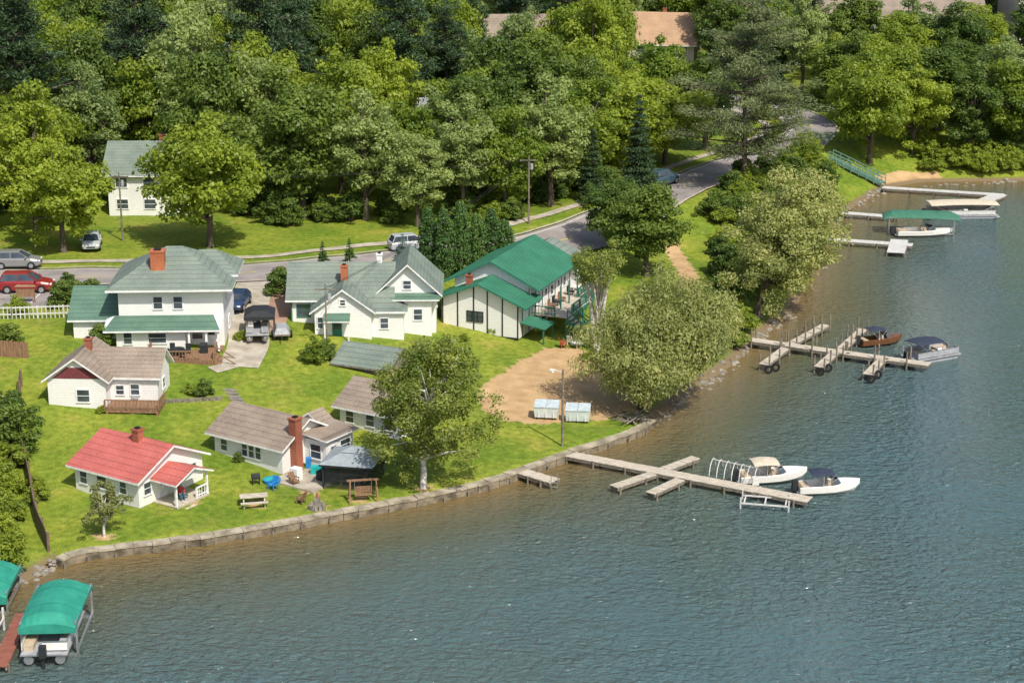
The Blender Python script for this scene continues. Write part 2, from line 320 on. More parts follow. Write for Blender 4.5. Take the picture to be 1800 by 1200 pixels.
def terr(X,Y):
    X=np.asarray(X,float);Y=np.asarray(Y,float); d=sdist(X,Y)
    s=np.maximum(ss((X-12)/20),ss((Y-150)/25)); L=36*(1-s)+11*s
    hill=3.1*ss((d-2*(1-s))/L)
    wall=(X>-25)&(X<8.6)&(Y<114.5)
    nat=np.where(d>0,.5*np.clip(d/2.2,0,1)+hill,np.maximum(d*.35,-2.5))
    wl=np.where(d>.1,.46+hill+.1*np.clip(d/3,0,1),np.clip(.46+(d-.1)*3.2,-1.5,.46))
    lump=.05*np.sin(X*.9+1)*np.cos(Y*.7)*(d>2)
    return np.where(wall,wl,nat)+lump
def H(x,y): return float(terr(np.array([x]),np.array([y]))[0])
def axisv(segs):
    out=[]
    for a,b,s in segs: out+=list(np.arange(a,b,s))
    out.append(segs[-1][1]); return np.array(out)
def grid_mesh(name,xs,ys,zf,mt,attrs=()):
    X,Y=np.meshgrid(xs,ys); Z=zf(X,Y); V=np.stack([X,Y,Z],-1).reshape(-1,3)
    nx,ny=len(xs),len(ys); i=(np.arange(ny-1)[:,None]*nx+np.arange(nx-1)[None,:]).reshape(-1)
    F=np.stack([i,i+1,i+1+nx,i+nx],-1)
    me=bpy.data.meshes.new(name); me.vertices.add(len(V)); me.vertices.foreach_set('co',V.ravel())
    me.loops.add(F.size); me.loops.foreach_set('vertex_index',F.ravel().astype(np.int32)); me.polygons.add(len(F))
    me.polygons.foreach_set('loop_start',np.arange(0,F.size,4,dtype=np.int32)); me.polygons.foreach_set('use_smooth',np.ones(len(F),bool))
    me.update(calc_edges=True); me.materials.append(mt)
    for an,fn in attrs:
        a=me.attributes.new(an,'FLOAT','POINT'); a.data.foreach_set('value',fn(X,Y).ravel())
    o=bpy.data.objects.new(name,me); COL.objects.link(o); return o
SANDP=[(-2.4,118.6),(-1.2,121.8),(1.0,126.2),(2.6,129),(4.8,129.4),(7,127.6),(9,122),(8.4,116.4),(6.0,114.2),(2.0,113.2),(-.6,113.6),(-2.0,115.6)]
BEACHP=[(39.2,191.8),(43,195.4),(47.5,197.2),(47,198.6),(43,198.2),(39.5,195.4)]
LANE=[(14.2,136),(14.4,143),(15.2,152),(14.2,160),(12,166)]
TREEPITS=[(-5.3,101.8),(8.9,116.8),(-22.7,94.2),(-11.3,98.5),(-8.7,99.7),(-13.5,102.6),(-15,98.9),(-12,101),(-18.7,99.5)]
def bare(X,Y):
    v=np.zeros(X.shape)
    for P,w in ((SANDP,1.6),(BEACHP,1.0)):
        d=polydist(X,Y,P); d=np.where(inside(X,Y,P),d,-d); v=np.maximum(v,np.clip(.5+d/w,0,1))
    v=np.maximum(v,np.clip(1.15-polydist(X,Y,LANE,False)/1.3,0,1)*.95)
    for a,b in TREEPITS: v=np.maximum(v,np.clip(.75-np.hypot(X-a,Y-b)/2.2,0,.54))
    return v
xs=axisv([(-1500,-200,130),(-200,-44,4),(-44,62,.5),(62,200,4),(200,1500,130)])
ys=axisv([(-20,60,20),(60,84,2),(84,205,.5),(205,440,4),(440,3000,200)])
grid_mesh('ground',xs,ys,terr,GRASS,[('bare',bare)])
xs=axisv([(-1500,-60,120),(-60,70,1.5),(70,1500,110)]); ys=axisv([(-300,60,30),(60,215,1.5),(215,900,100)])
grid_mesh('lake_water',xs,ys,lambda X,Y:X*0,WATER,[('shallow',lambda X,Y:np.clip(np.exp(np.minimum(sdist(X,Y),0)/5),0,1))])

def resample(P,step):
    out=[]; Q=[P[0]]+list(P)+[P[-1]]
    for i in range(1,len(Q)-2):
        p0,p1,p2,p3=[np.array(q,float) for q in Q[i-1:i+3]]; n=max(1,int(np.linalg.norm(p2-p1)/step))
        for k in range(n):
            t=k/n; out.append(.5*((2*p1)+(-p0+p2)*t+(2*p0-5*p1+4*p2-p3)*t*t+(-p0+3*p1-3*p2+p3)*t**3))
    out.append(np.array(P[-1],float)); return np.array(out)
def ribbon(name,P,w,dz,mt,off=0,nc=6,step=1.0,mb=None,dash=None):
    C=resample(P,step); T=np.gradient(C,axis=0); T/=np.linalg.norm(T,axis=1)[:,None]; Nn=np.stack([-T[:,1],T[:,0]],-1)
    own=mb is None; mb=mb or MB()
    offs=np.linspace(-w/2,w/2,nc)+off
    G=C[:,None,:]+Nn[:,None,:]*offs[None,:,None]; Z=terr(G[...,0],G[...,1])+dz
    for i in range(len(C)-1):
        if dash and (i//dash)%2: continue
        for k in range(nc-1):
            mb.poly([(*G[a,b],Z[a,b]) for a,b in ((i,k),(i+1,k),(i+1,k+1),(i,k+1))],mt)
    if own: return mb.build(name,recalc=False)
ROAD=[(-120,138),(-70,139),(-34,140.3),(-20.5,141.8),(-9.5,147),(-4,150.5),(2,154.5),(9.4,163),(16.9,176.5),(22,185.5),(27.4,193.4),(32.5,202),(35,211),(33.5,222),(27,233),(14,243),(-10,250)]
ribbon('road',ROAD,5.4,.06,ASPH)
mb=MB()
for s in (-1,1): ribbon('k',ROAD,.22,.17,CONC,off=s*2.85,nc=2,mb=mb); ribbon('k',ROAD,.02,.1,CONC,off=s*2.72,nc=2,mb=mb)
mb.build('road_kerb',recalc=False)
mb=MB(); ribbon('l',ROAD,.1,.066,PAINTW,off=2.35,nc=2,mb=mb); ribbon('l',ROAD,.1,.066,YEL,off=0,nc=2,mb=mb,dash=3); mb.build('road_markings',recalc=False)
ribbon('sidewalk',ROAD,1.0,.07,CONC,off=5.2,nc=3)
ribbon('parking_lot',[(-70,134.6),(-45,134.6),(-33.6,134.8)],7.2,.09,ASPH,nc=12)
mb=MB()
for k in range(8): mb.T=(-60+k*3.4,134,0,0); z=H(-60+k*3.4,134)+.1; mb.box(-.05,.05,-2.5,2.5,z-.02,z,PAINTW)
mb.T=None; mb.build('parking_bay_lines')
ribbon('driveway',[(-18.9,119.8),(-18.7,124),(-19.6,130),(-20.2,139.2)],2.9,.05,CONC)
ribbon('garden_path',[(-18.9,120.5),(-20.5,119.0)],1.2,.045,CONC,nc=3,step=.5)
ribbon('duplex_parking',[(-17.6,126.5),(-17.6,129),(-17.2,139.2)],2.0,.042,DIRT)
ribbon('road_forecourt',[(29,224),(22,221),(14,222)],9,.055,ASPH,nc=8)
ribbon('far_parking_lot',[(60,243),(120,247)],18,.06,ASPHN,nc=10,step=4)

def seawall():
    P=resample([(-24.6,91.2),(-23.4,92.4),(-19,93.85),(-14.5,95.8),(-9.9,98.2),(-5.05,100.8),(-1.7,103),(.7,105.3),(3.6,108.3),(5.85,110.4),(7.8,112.3),(9.2,114.4)],.8)
    T=np.gradient(P,axis=0); T/=np.linalg.norm(T,axis=1)[:,None]; Nn=np.stack([-T[:,1],T[:,0]],-1)
    mb=MB()
    for i in range(len(P)-1):
        j1=random.uniform(-.05,.05); z=.56+random.uniform(-.03,.025); g=random.uniform(.004,.014)
        def sec(j,g):
            p=P[j]+T[j]*g; return p-Nn[j]*(.42+j1),p+Nn[j]*.16
        a0,b0=sec(i,g); a1,b1=sec(i+1,-g)
        def o(p,q,t): return p+(p-q)*t
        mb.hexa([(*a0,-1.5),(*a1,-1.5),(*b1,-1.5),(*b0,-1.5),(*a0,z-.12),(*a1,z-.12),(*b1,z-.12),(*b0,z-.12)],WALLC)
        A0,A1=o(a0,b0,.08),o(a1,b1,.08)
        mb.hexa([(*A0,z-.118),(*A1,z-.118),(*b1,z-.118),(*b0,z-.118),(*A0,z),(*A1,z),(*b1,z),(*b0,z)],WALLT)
    for i in range(0,len(P)-1,2):
        p=P[i]-Nn[i]*.52; mb.tube((*p,-1),(*p,.3+random.uniform(-.1,.1)),.07,.06,POSTW,6)
    return mb.build('seawall')
seawall()
def rocks(name,pts,n,smin,smax,spread,mt=STONE):
    mb=MB()
    for k in range(n):
        t=random.random()*(len(pts)-1); i=int(t); f=t-i
        x=pts[i][0]*(1-f)+pts[i+1][0]*f+random.gauss(0,spread); y=pts[i][1]*(1-f)+pts[i+1][1]*f+random.gauss(0,spread)
        r=random.uniform(smin,smax); z=max(H(x,y),-.1)
        rings=[]
        for h,q in ((-.4,.7),(0,1),(.35,.8),(.55,.35)):
            rings.append([(x+r*q*math.cos(a+k)*random.uniform(.8,1.15),y+r*q*math.sin(a+k)*random.uniform(.8,1.15),z+r*h) for a in np.linspace(0,2*math.pi,7)[:-1]])
        mb.loft(rings,mt)
    return mb.build(name,smooth=False)
rocks('shoreline_rocks',[(-28,87.3),(-26.6,87.8),(-25.2,90.4),(-24.6,91.2)],60,.08,.28,.3)
rocks('shoreline_rocks',[(9.3,114.6),(11.9,120.2),(16.4,128.4),(20,136.8),(23,143)],150,.08,.32,.35)
rocks('shoreline_rocks',[(26.9,157.9),(29.8,169.1),(34.2,181.8),(40.5,193),(56,197),(80,198.5)],170,.1,.4,.4)

# ------------------------------------------------------------------ trees
def tubearr(P,Rr,n=6):
    P=np.array(P,float); V=[];F=[]
    for i,p in enumerate(P):
        d=P[min(i+1,len(P)-1)]-P[max(i-1,0)]; d/=np.linalg.norm(d)+1e-9
        u=np.array([0,0,1.]) if abs(d[2])<.9 else np.array([1.,0,0]); a=np.cross(d,u); a/=np.linalg.norm(a); b=np.cross(d,a)
        for k in range(n):
            t=2*math.pi*k/n; V.append(p+(a*math.cos(t)+b*math.sin(t))*Rr[i])
    for i in range(len(P)-1):
        for k in range(n): j=(k+1)%n; F.append((i*n+k,i*n+j,(i+1)*n+j,(i+1)*n+k))
    return V,F
def tree_mesh(name,seed,Ht,R,th,ncl,nl,ls,kind,leaf,bark,lean=(0,0),tr=None,rcs=1.0,stems=1):
    g=np.random.default_rng(seed); V=[];F=[]
    def addt(P,Rr,n=6):
        v,f=tubearr(P,Rr,n); o=len(V); V.extend(v); F.extend([tuple(o+i for i in q) for q in f])
    lean=np.array([lean[0],lean[1],0.])
    tr=tr or Ht*.022
    zc=(th+Ht)/2; hh=(Ht-th)/2
    ph=g.uniform(0,6.28,8)
    def lump(d):
        az=np.arctan2(d[:,1],d[:,0]); el=d[:,2]*2
        return .88+.13*np.cos(2*az+ph[0]+el)+.12*np.cos(3*az+ph[1]-el*1.5)+.09*np.cos(5*az+ph[2]+el*2)+.07*np.cos(7*el+ph[3])
    if kind in('round','birch','willow','shrub','open'):
        d=g.normal(size=(ncl,3)); d/=np.linalg.norm(d,axis=1)[:,None]
        if kind=='shrub': d[:,2]=np.abs(d[:,2])
        r=g.uniform(0,1,ncl)**(.33 if kind!='open' else .45)*lump(d)
        C=np.stack([d[:,0]*r*R*.86,d[:,1]*r*R*.86,zc+d[:,2]*r*hh*.88],-1)
        if kind=='shrub': C[:,2]=Ht*.15+np.abs(d[:,2])*r*Ht*.75
        t=(C[:,2]-th)/(Ht-th); sh=np.clip(1.12-.45*np.clip(t-.45,0,1)*1.6,.35,1.1); C[:,:2]*=sh[:,None]
        rc=R*g.uniform(.13,.27,ncl)*(.8 if kind in('birch','open') else 1)*rcs
        C+=lean*np.clip(C[:,2]/Ht,0,1)[:,None]**1.2
        fl=.62
    elif kind=='spruce':
        t=g.uniform(0,1,ncl)**1.25; tier=np.round(t*14)/14*.6+t*.4; rr=R*(1-tier)**.85*g.uniform(.45,1,ncl)*(.85+.15*np.sin(t*60)); a=g.uniform(0,6.28,ncl)
        C=np.stack([rr*np.cos(a),rr*np.sin(a),th+(Ht-th)*.97*tier-rr*.18],-1); rc=R*(.1+.22*(1-t)); fl=.35
    elif kind=='column':
        t=g.uniform(0,1,ncl); prof=np.minimum(1,(1-t)*3.2)**.6*(.75+.25*np.minimum(1,t*4)); a=g.uniform(0,6.28,ncl); rr=R*prof*g.uniform(.5,.9,ncl)
        C=np.stack([rr*np.cos(a),rr*np.sin(a),.1+Ht*.95*t],-1); rc=np.full(ncl,R*.4); fl=1.3
    elif kind=='pine':
        C=[];rc=[]
        nt=13
        for k in range(nt):
            t=k/(nt-1); z=th+(Ht-th)*t; L=R*(1-.72*t**1.5)*(.65+.5*g.random()); nb=int(g.integers(5,8)) if t<.9 else 3
            for b in range(nb):
                a=g.uniform(0,6.28); LL=L*g.uniform(.7,1.1)
                for q in (.3,.45,.6,.75,.88,1.0):
                    for rep in range(2):
                        C.append((LL*q*math.cos(a)+g.normal()*.45,LL*q*math.sin(a)+g.normal()*.45,z+LL*q*.14+g.normal()*.25)); rc.append(R*.115*(1.2-.3*t))
                addt([(0,0,z-.3),(LL*.5*math.cos(a),LL*.5*math.sin(a),z+LL*.02),(LL*.98*math.cos(a),LL*.98*math.sin(a),z+LL*.13)],[.11,.07,.03],4)
        C=np.array(C);rc=np.array(rc);ncl=len(C);fl=.4
    top=np.array([0,0,Ht*(.93 if kind in('spruce','pine','column') else .72)])+lean*.7
    if kind!='shrub':
        n=6
        for st in range(stems):
            P=[];Rr=[]; off=np.array([0,0,0.]) if stems==1 else np.array([math.cos(st*2.3)*R*.35,math.sin(st*2.3)*R*.35,0])
            wob=g.normal(size=(n+1,2))*R*.03
            for i in range(n+1):
                t=i/n; p=np.array([0,0,-.3])*(1-t)+(top+off)*t; p=p+np.array([wob[i,0]*t,wob[i,1]*t,0]); p[:2]-=lean[:2]*.7*(t-t**1.5)
                P.append(p);Rr.append(tr*(1.25 if i==0 else 1)*(1-t)**.8+.02)
            addt(P,Rr,8)
    if kind in('round','birch','willow','open'):
        nb=34 if kind in('birch','open') else 22
        idx=g.choice(ncl,min(ncl,nb),replace=False)
        for q in idx:
            c=C[q]; t=g.uniform(.25,.75); s=np.array([0,0,0.])+top*t; 
            if s[2]>c[2]: s=top*max(.2,(c[2]/top[2])*.6)
            m=(s+c)/2+np.array([0,0,.08*R])+g.normal(size=3)*.05*R
            addt([s,m,c],[tr*(1-t)*.6+.03,tr*.25+.015,.015],5)
    if kind=='shrub':
        for q in range(6):
            c=C[g.integers(ncl)]; addt([(0,0,-.2),c*.5,c],[.06,.04,.01],4)
    V=np.array(V).reshape(-1,3); F=np.array(F,dtype=np.int64).reshape(-1,4); nw=len(F)
    w=rc**2; w/=w.sum(); ci=g.choice(ncl,nl,p=w)
    dd=g.normal(size=(nl,3)); dd/=np.linalg.norm(dd,axis=1)[:,None]
    rr=(.45+.55*g.uniform(0,1,nl)**.6)*rc[ci]
    stray=g.uniform(0,1,nl)<.14; rr=np.where(stray,rr*1.4,rr)
    Q=C[ci]+dd*rr[:,None]*np.array([1,1,fl])
    nrm=dd*.8+np.array([0,0,.6])+g.normal(size=(nl,3))*.5
    ax=g.normal(size=(nl,3)); Ls=ls*g.uniform(.7,1.3,nl); Ws=Ls*.62
    if kind=='willow':
        Q[:,2]-=g.uniform(0,1,nl)**2*R*.1
        ax=np.array([0,0,-.7])+g.normal(size=(nl,3))*.6+dd*.4; Ls=ls*g.uniform(.8,1.5,nl); Ws=Ls*.32
        nrm=dd*[1,1,.6]+g.normal(size=(nl,3))*.45+np.array([0,-.1,.45])
    if kind=='birch':
        Q[:,2]-=g.uniform(0,1,nl)**2*R*.12
    if kind in('spruce','pine'):
        rd=Q.copy(); rd[:,2]=-.15*np.linalg.norm(Q[:,:2],axis=1) if kind=='spruce' else .2; ax=rd+g.normal(size=(nl,3))*(.4 if kind=='spruce' else 2.5); Ws=Ls*.3; nrm=np.array([0,0,1.])+g.normal(size=(nl,3))*.5
    if kind=='column': ax=np.array([0,0,1.])+g.normal(size=(nl,3))*.3
    Q[:,2]=np.maximum(Q[:,2],.08)
    nrm/=np.linalg.norm(nrm,axis=1)[:,None]; ax-=nrm*np.sum(ax*nrm,1)[:,None]; ax/=np.linalg.norm(ax,axis=1)[:,None]+1e-9; bx=np.cross(nrm,ax)
    A=ax*Ls[:,None]*.5; B=bx*Ws[:,None]*.5
    LV=np.stack([Q-A,Q+B-nrm*Ls[:,None]*.08,Q+A,Q-B-nrm*Ls[:,None]*.08],1).reshape(-1,3)
    LF=np.arange(nl*4).reshape(-1,4)+len(V)
    AV=np.concatenate([V,LV]); AF=np.concatenate([F,LF])
    ct=g.uniform(0,1,ncl); tint=np.concatenate([np.zeros(nw),np.clip(.6*ct[ci]+.4*g.uniform(0,1,nl),0,1)])
    me=bpy.data.meshes.new(name); me.vertices.add(len(AV)); me.vertices.foreach_set('co',AV.ravel()); me.loops.add(AF.size)
    me.loops.foreach_set('vertex_index',AF.ravel().astype(np.int32)); me.polygons.add(len(AF)); me.polygons.foreach_set('loop_start',np.arange(0,AF.size,4,dtype=np.int32))
    me.materials.append(bark); me.materials.append(leaf)
    me.polygons.foreach_set('material_index',np.concatenate([np.zeros(nw),np.ones(nl)]).astype(np.int32)); me.update(calc_edges=True)
    a=me.attributes.new('tint','FLOAT','FACE'); a.data.foreach_set('value',tint)
    return me
def plant(name,me,x,y,s=1.0,sz=None,rot=None,parent=None,z=None):
    o=bpy.data.objects.new(name,me); COL.objects.link(o)
    o.location=(x,y,(H(x,y) if z is None else z)); o.rotation_euler=(0,0,random.uniform(0,6.28) if rot is None else rot); o.scale=(s,s,sz or s)
    if parent: o.parent=parent
    return o
MAPLE=[tree_mesh('maple_a',1,10,4.4,.9,130,16000,.30,'round',F_MAPLE,BARK),tree_mesh('maple_b',2,10,4.1,.8,100,15000,.30,'round',F_MAPLE,BARK),tree_mesh('maple_c',3,10.5,4.0,1.0,120,14000,.30,'round',F_MAPLE,BARK),tree_mesh('maple_d',33,9.6,4.5,.7,90,14000,.33,'round',F_MAPLE,BARK)]
OAK=[tree_mesh('oak_a',4,10.5,4.2,.9,120,15000,.30,'round',F_DARK,BARK),tree_mesh('oak_b',5,11,4.0,.8,130,15000,.3,'round',F_DARK,BARK),tree_mesh('oak_c',35,12,3.4,.6,120,14000,.3,'round',F_DARK,BARK)]
PALE=[tree_mesh('pale_a',6,10.5,4.1,1.2,170,15000,.27,'open',F_PALE,BARK),tree_mesh('pale_b',16,11,3.8,1.0,160,15000,.27,'open',F_PALE,BARK)]
SPR=[tree_mesh('spruce_a',7,10,2.2,.6,420,15000,.32,'spruce',F_SPRUCE,BARK)]
PINE=tree_mesh('pine_a',8,17,7.6,3.4,0,46000,.30,'pine',F_PINE,BARK,tr=.3)
PINE2=tree_mesh('pine_b',38,13,4.2,1.5,0,22000,.34,'pine',F_SPRUCE,BARK,tr=.2)
CEDAR=tree_mesh('cedar',9,5.6,.78,0,160,9000,.17,'column',F_CEDAR,BARK,tr=.1)
SHRUB=[tree_mesh('shrub_a',10,2,1.3,0,45,4200,.15,'shrub',F_SHRUB,BARK),tree_mesh('shrub_b',11,2,1.4,0,50,4200,.15,'shrub',F_DARK,BARK)]
BIGB=tree_mesh('birch_big',12,10.4,4.4,.9,170,26000,.19,'birch',F_BIRCH,BIRCH,lean=(.8,0),tr=.19,rcs=.82)
SMB=tree_mesh('birch_small',13,3.5,1.5,.7,60,4200,.13,'birch',F_OLIVE,BIRCH,tr=.07)
WIL=tree_mesh('willow_a',14,9.8,5.9,.5,260,52000,.24,'willow',F_WILLOW,BARK,lean=(2.2,1.0),tr=.42,rcs=.82)
WIL2=tree_mesh('willow_b',15,12,5.8,.8,210,38000,.23,'open',F_WILLOW,BARK,lean=(4.6,3.0),tr=.35)
BTHIN=tree_mesh('birch_thin',17,9.2,2.9,4.4,60,5600,.19,'birch',F_BIRCH,BIRCH,tr=.2,stems=3)
SPBL=tree_mesh('spruce_blue',18,3.2,1.2,.1,160,7000,.16,'spruce',F_BLUE,BARK,tr=.06)
SPSM=tree_mesh('spruce_small',19,2.1,.6,.05,100,3600,.13,'spruce',F_CEDAR,BARK,tr=.04)
PUR=tree_mesh('purple_a',21,10,3.6,1.6,90,9000,.3,'round',F_PURPLE,BARK)

plant('birch_tree',SMB,-22.7,94.2,rot=0)
plant('birch_tree',BIGB,-5.3,101.8,rot=0)
plant('willow_tree',WIL,8.9,116.8,rot=0)
plant('willow_tree',WIL2,19.6,140.0,rot=0)
plant('birch_tree',BTHIN,6.3,128.9,1.0,rot=1)
plant('deciduous_tree',OAK[0],11.4,150,1.0,.85)
plant('deciduous_tree',OAK[1],9.2,156,.8,.75)
for x,y,s in [(-6.8,144,.95),(-5.5,143.4,1.0),(-4.2,144.2,1.08),(-2.9,144.9,.9),(-1.7,145.8,.97),(-.6,146.2,.8)]: plant('arborvitae',CEDAR,x,y,1.0,s)
plant('blue_spruce',SPBL,-8.9,144); plant('blue_spruce',SPBL,-7.8,143.4,.8)
plant('dwarf_spruce',SPSM,-15.3,143.2,1.15); plant('dwarf_spruce',SPSM,-13.2,144,1.2)
plant('maple_tree',MAPLE[0],-25.6,150.6,1.3,1.22,rot=.5); plant('maple_tree',MAPLE[1],-37.6,148.6,1.12,1.05)
plant('maple_tree',MAPLE[2],-46,146,1.1)
for k,(x,y,s,sz,l) in enumerate([(-44.5,166,1.15,1.3,MAPLE),(-51,158,1.2,1.3,OAK),(-42,157,1.0,1.2,MAPLE),(-40.5,172,1.1,1.25,PALE),(-19,162,1.35,1.38,OAK),(-13.2,161,1.15,1.15,PALE),(-8.4,158.5,.95,.9,PALE),(-4.5,161.5,1.05,1.1,PALE),(-.6,163,1.0,1.1,MAPLE),(3.6,167,1.15,1.2,PALE),(7.2,173.5,1.1,1.15,MAPLE),(11.0,181,1.2,1.1,MAPLE),(-28.5,168,1.2,1.5,OAK),(-16.5,173,1.3,1.5,MAPLE),(-24,174,1.3,1.4,PALE),(-32,178,1.3,1.6,PALE),(16.0,188,1.2,.95,MAPLE),(2,178,1.3,1.3,OAK),(-3.5,172,1.2,1.2,OAK),(-36,178,1.1,1.4,MAPLE),(21,196,1.2,1.0,OAK),(-10.0,170,1.2,1.05,MAPLE),(-6.5,177,1.1,1.0,PALE)]):
    plant('deciduous_tree' if l is not MAPLE else 'maple_tree',l[k%len(l)],x,y,s,sz)
plant('spruce_tree',SPR[0],12.3,174.5,.95,.95); plant('spruce_tree',SPR[0],7.6,169,.7,.75)
plant('pine_tree',PINE,22.9,177.0,1.0,1.06); plant('pine_tree',PINE2,-48,176,1.4,1.5); plant('pine_tree',PINE2,-56,172,1.4,1.6); plant('pine_tree',PINE2,-12,197,1.2,1.4)
for k,(x,y,s,sz,l) in enumerate([(39.5,198.5,1.2,1.25,MAPLE),(45,202,1.15,1.1,MAPLE),(51,201,1.0,1.0,OAK),(56.5,203,1.2,1.15,MAPLE),(62.5,202,1.1,1.0,OAK),(70,206,1.3,.95,MAPLE),(49,209,1.25,1.0,OAK),(60,213,1.2,.95,PALE),(42.5,211,1.2,1.15,MAPLE),(56,208,1.2,1.05,PALE),(41,222,1.3,1.0,OAK),(47,219,1.3,.95,MAPLE),(54,222,1.2,.9,OAK),(42,234,1.2,.9,MAPLE),(64,220,1.3,.85,MAPLE),(36,243,1.2,1.2,OAK),(66,209,1.2,1.0,PALE),(76,208,1.1,.8,MAPLE),(50,234,1.3,1.1,MAPLE),(57.5,236,1.2,1.2,OAK),(46,245,1.2,1.2,OAK),(54,248,1.3,1.15,PALE),(63,246,1.2,1.1,MAPLE),(71,250,1.1,1.05,OAK)]):
    plant('deciduous_tree' if l is not MAPLE else 'maple_tree',l[k%len(l)],x,y,s,sz)
hd=empty('shoreline_shrubs',(0,0,0))
for k in range(60):
    t=random.random(); x=44.5+t*42; y=198.4+random.uniform(0,3.8)+ (x>56)*.5
    plant('bush',SHRUB[0 if random.random()<.8 else 1],x,y,random.uniform(.9,1.8),parent=hd)
for k in range(30):
    x=random.uniform(23.5,30); y=150+ (x-23.5)*3.2+random.uniform(-3,2)
    if sdist([x],[y])[0]>1: plant('bush',SHRUB[k%2],x,y,random.uniform(.9,1.6),parent=hd)
for k in range(70):
    x=random.uniform(16,33); y=(x-16)*1.9+150+random.uniform(-3,16)
    dd=sdist([x],[y])[0]
    if 2.5<dd<14 and not(12.5<x<17): plant('bush',SHRUB[0 if random.random()<.6 else 1],x,y,random.uniform(.8,1.7),parent=hd)
un=empty('understory_shrubs',(0,0,0))
for k in range(90):
    x=random.uniform(-50,14); y=160+max(0,x)*1.3+random.uniform(-1,9)
    if not(-38<x<-28) and not (-46<x<-22 and y<163): plant('bush',SHRUB[0 if random.random()<.35 else 1],x,y,random.uniform(.8,1.7),parent=un)
for x,y,s,q in [(17.8,136.5,1.3,0),(17,141,1.6,1),(19.3,146,1.7,0),(21,151,1.7,1),(18.4,152,1.6,1),(16.6,132,1.1,0),(-31.5,109,1.3,1),(-30.8,105.5,1.7,1),(-33,107,1.6,1),(-30.3,103,1.2,0),(-31,101,1.3,0),(-29.5,100,.9,0),(-28.8,96.5,1.1,0),(-28,93.2,1.1,0),(-27.2,90.6,1.2,0),(-29.6,91,1.3,0),(-30.5,94,1.2,0),(-28.7,88.6,.8,1),(-28.8,122.2,.9,1),(-13.9,121.9,1.0,0),(-13.1,122.3,.8,1),(-17.8,135.5,1.2,1),(-36.5,129.4,.9,0),(-33.6,131.5,1.1,1),(-32.9,132.2,1.0,1),(-19.3,124.6,.5,0),(-20.4,114.8,.65,1),(-21.3,115,.5,0),(-37.5,117,1.6,1),(-36.5,112,1.3,0),(-35,121.5,1,1),(-9.2,135.5,.8,1),(-27.6,99,.7,0),(9.9,129.6,.6,0),(9.6,136,.9,0),(10.5,141,1.0,1),(11.8,138,1.2,0),(11.9,144.5,1.2,0),(-1.4,131.2,.5,0),(-34.5,136.8,.7,1),(-31.8,133.4,.9,1),(-28.2,101,.5,0),(-33.6,110.5,1.2,1),(-32,98,1.5,0),(-33,94,1.5,0),(-6.8,130.2,.6,0),(5.6,126.9,.5,0),(-26.5,111.6,.35,0),(-16.8,105.2,.35,1),(-3.6,128.6,.4,0)]:
    plant('shrub',SHRUB[q],x,y,s)
woods=empty('distant_trees',(0,0,0))
# (x, y, half width, depth behind, open lawn depth in front) of each far building and its yard
bl=[(-33,166,6,6,10),(-9,192,5,5,7),(20,258,6.5,8,56),(-24,256,8,6,14),(56,262,15,10,8),(86,262,16,16,45),(2,250,7,5,22)]
rp=resample(ROAD,2.0)
def ok(x,y):
    if np.min(np.hypot(rp[:,0]-x,rp[:,1]-y))<6: return False
    if sdist([x],[y])[0]<6: return False
    for a,b,w,h,fr in bl:
        if -fr<y-b<h and abs(x-a*y/b)<w: return False
    if 22<x<35 and y<231: return False
    if 66<x<118 and 230<y<256: return False
    if y<181 and -52<x<14: return False
    if y<176: return x<-52
    if x>30 and y<226: return False
    if 38<x<68 and y<252: return False
    return True
cnt=0
y=158.
while y<470:
    sp=6.2+ (y-158)*.01
    x=-.34*y-14
    while x<.34*y+24:
        xx=x+random.uniform(-2.3,2.3); yy=y+random.uniform(-2.3,2.3)
        if ok(xx,yy):
            q=random.random(); l=MAPLE if q<.5 else OAK if q<.71 else PALE if q<.87 else SPR if q<.92 else [PINE2]
            s=random.uniform(.8,1.3); plant('tree',random.choice(l),xx,yy,s*(1.0 if l is not SPR else 1.2),s*random.uniform(1,1.4),parent=woods); cnt+=1
        elif random.random()<.3 and y>205 and np.min(np.hypot(rp[:,0]-xx,rp[:,1]-yy))>4.5: plant('bush',SHRUB[cnt%2],xx,yy,random.uniform(.8,1.6),parent=woods)
        x+=sp
    y+=sp*.92
plant('deciduous_tree',PUR,-56,290,1.3,1.5); plant('deciduous_tree',PUR,36,262,1.1,1.1)
print('woods',cnt)

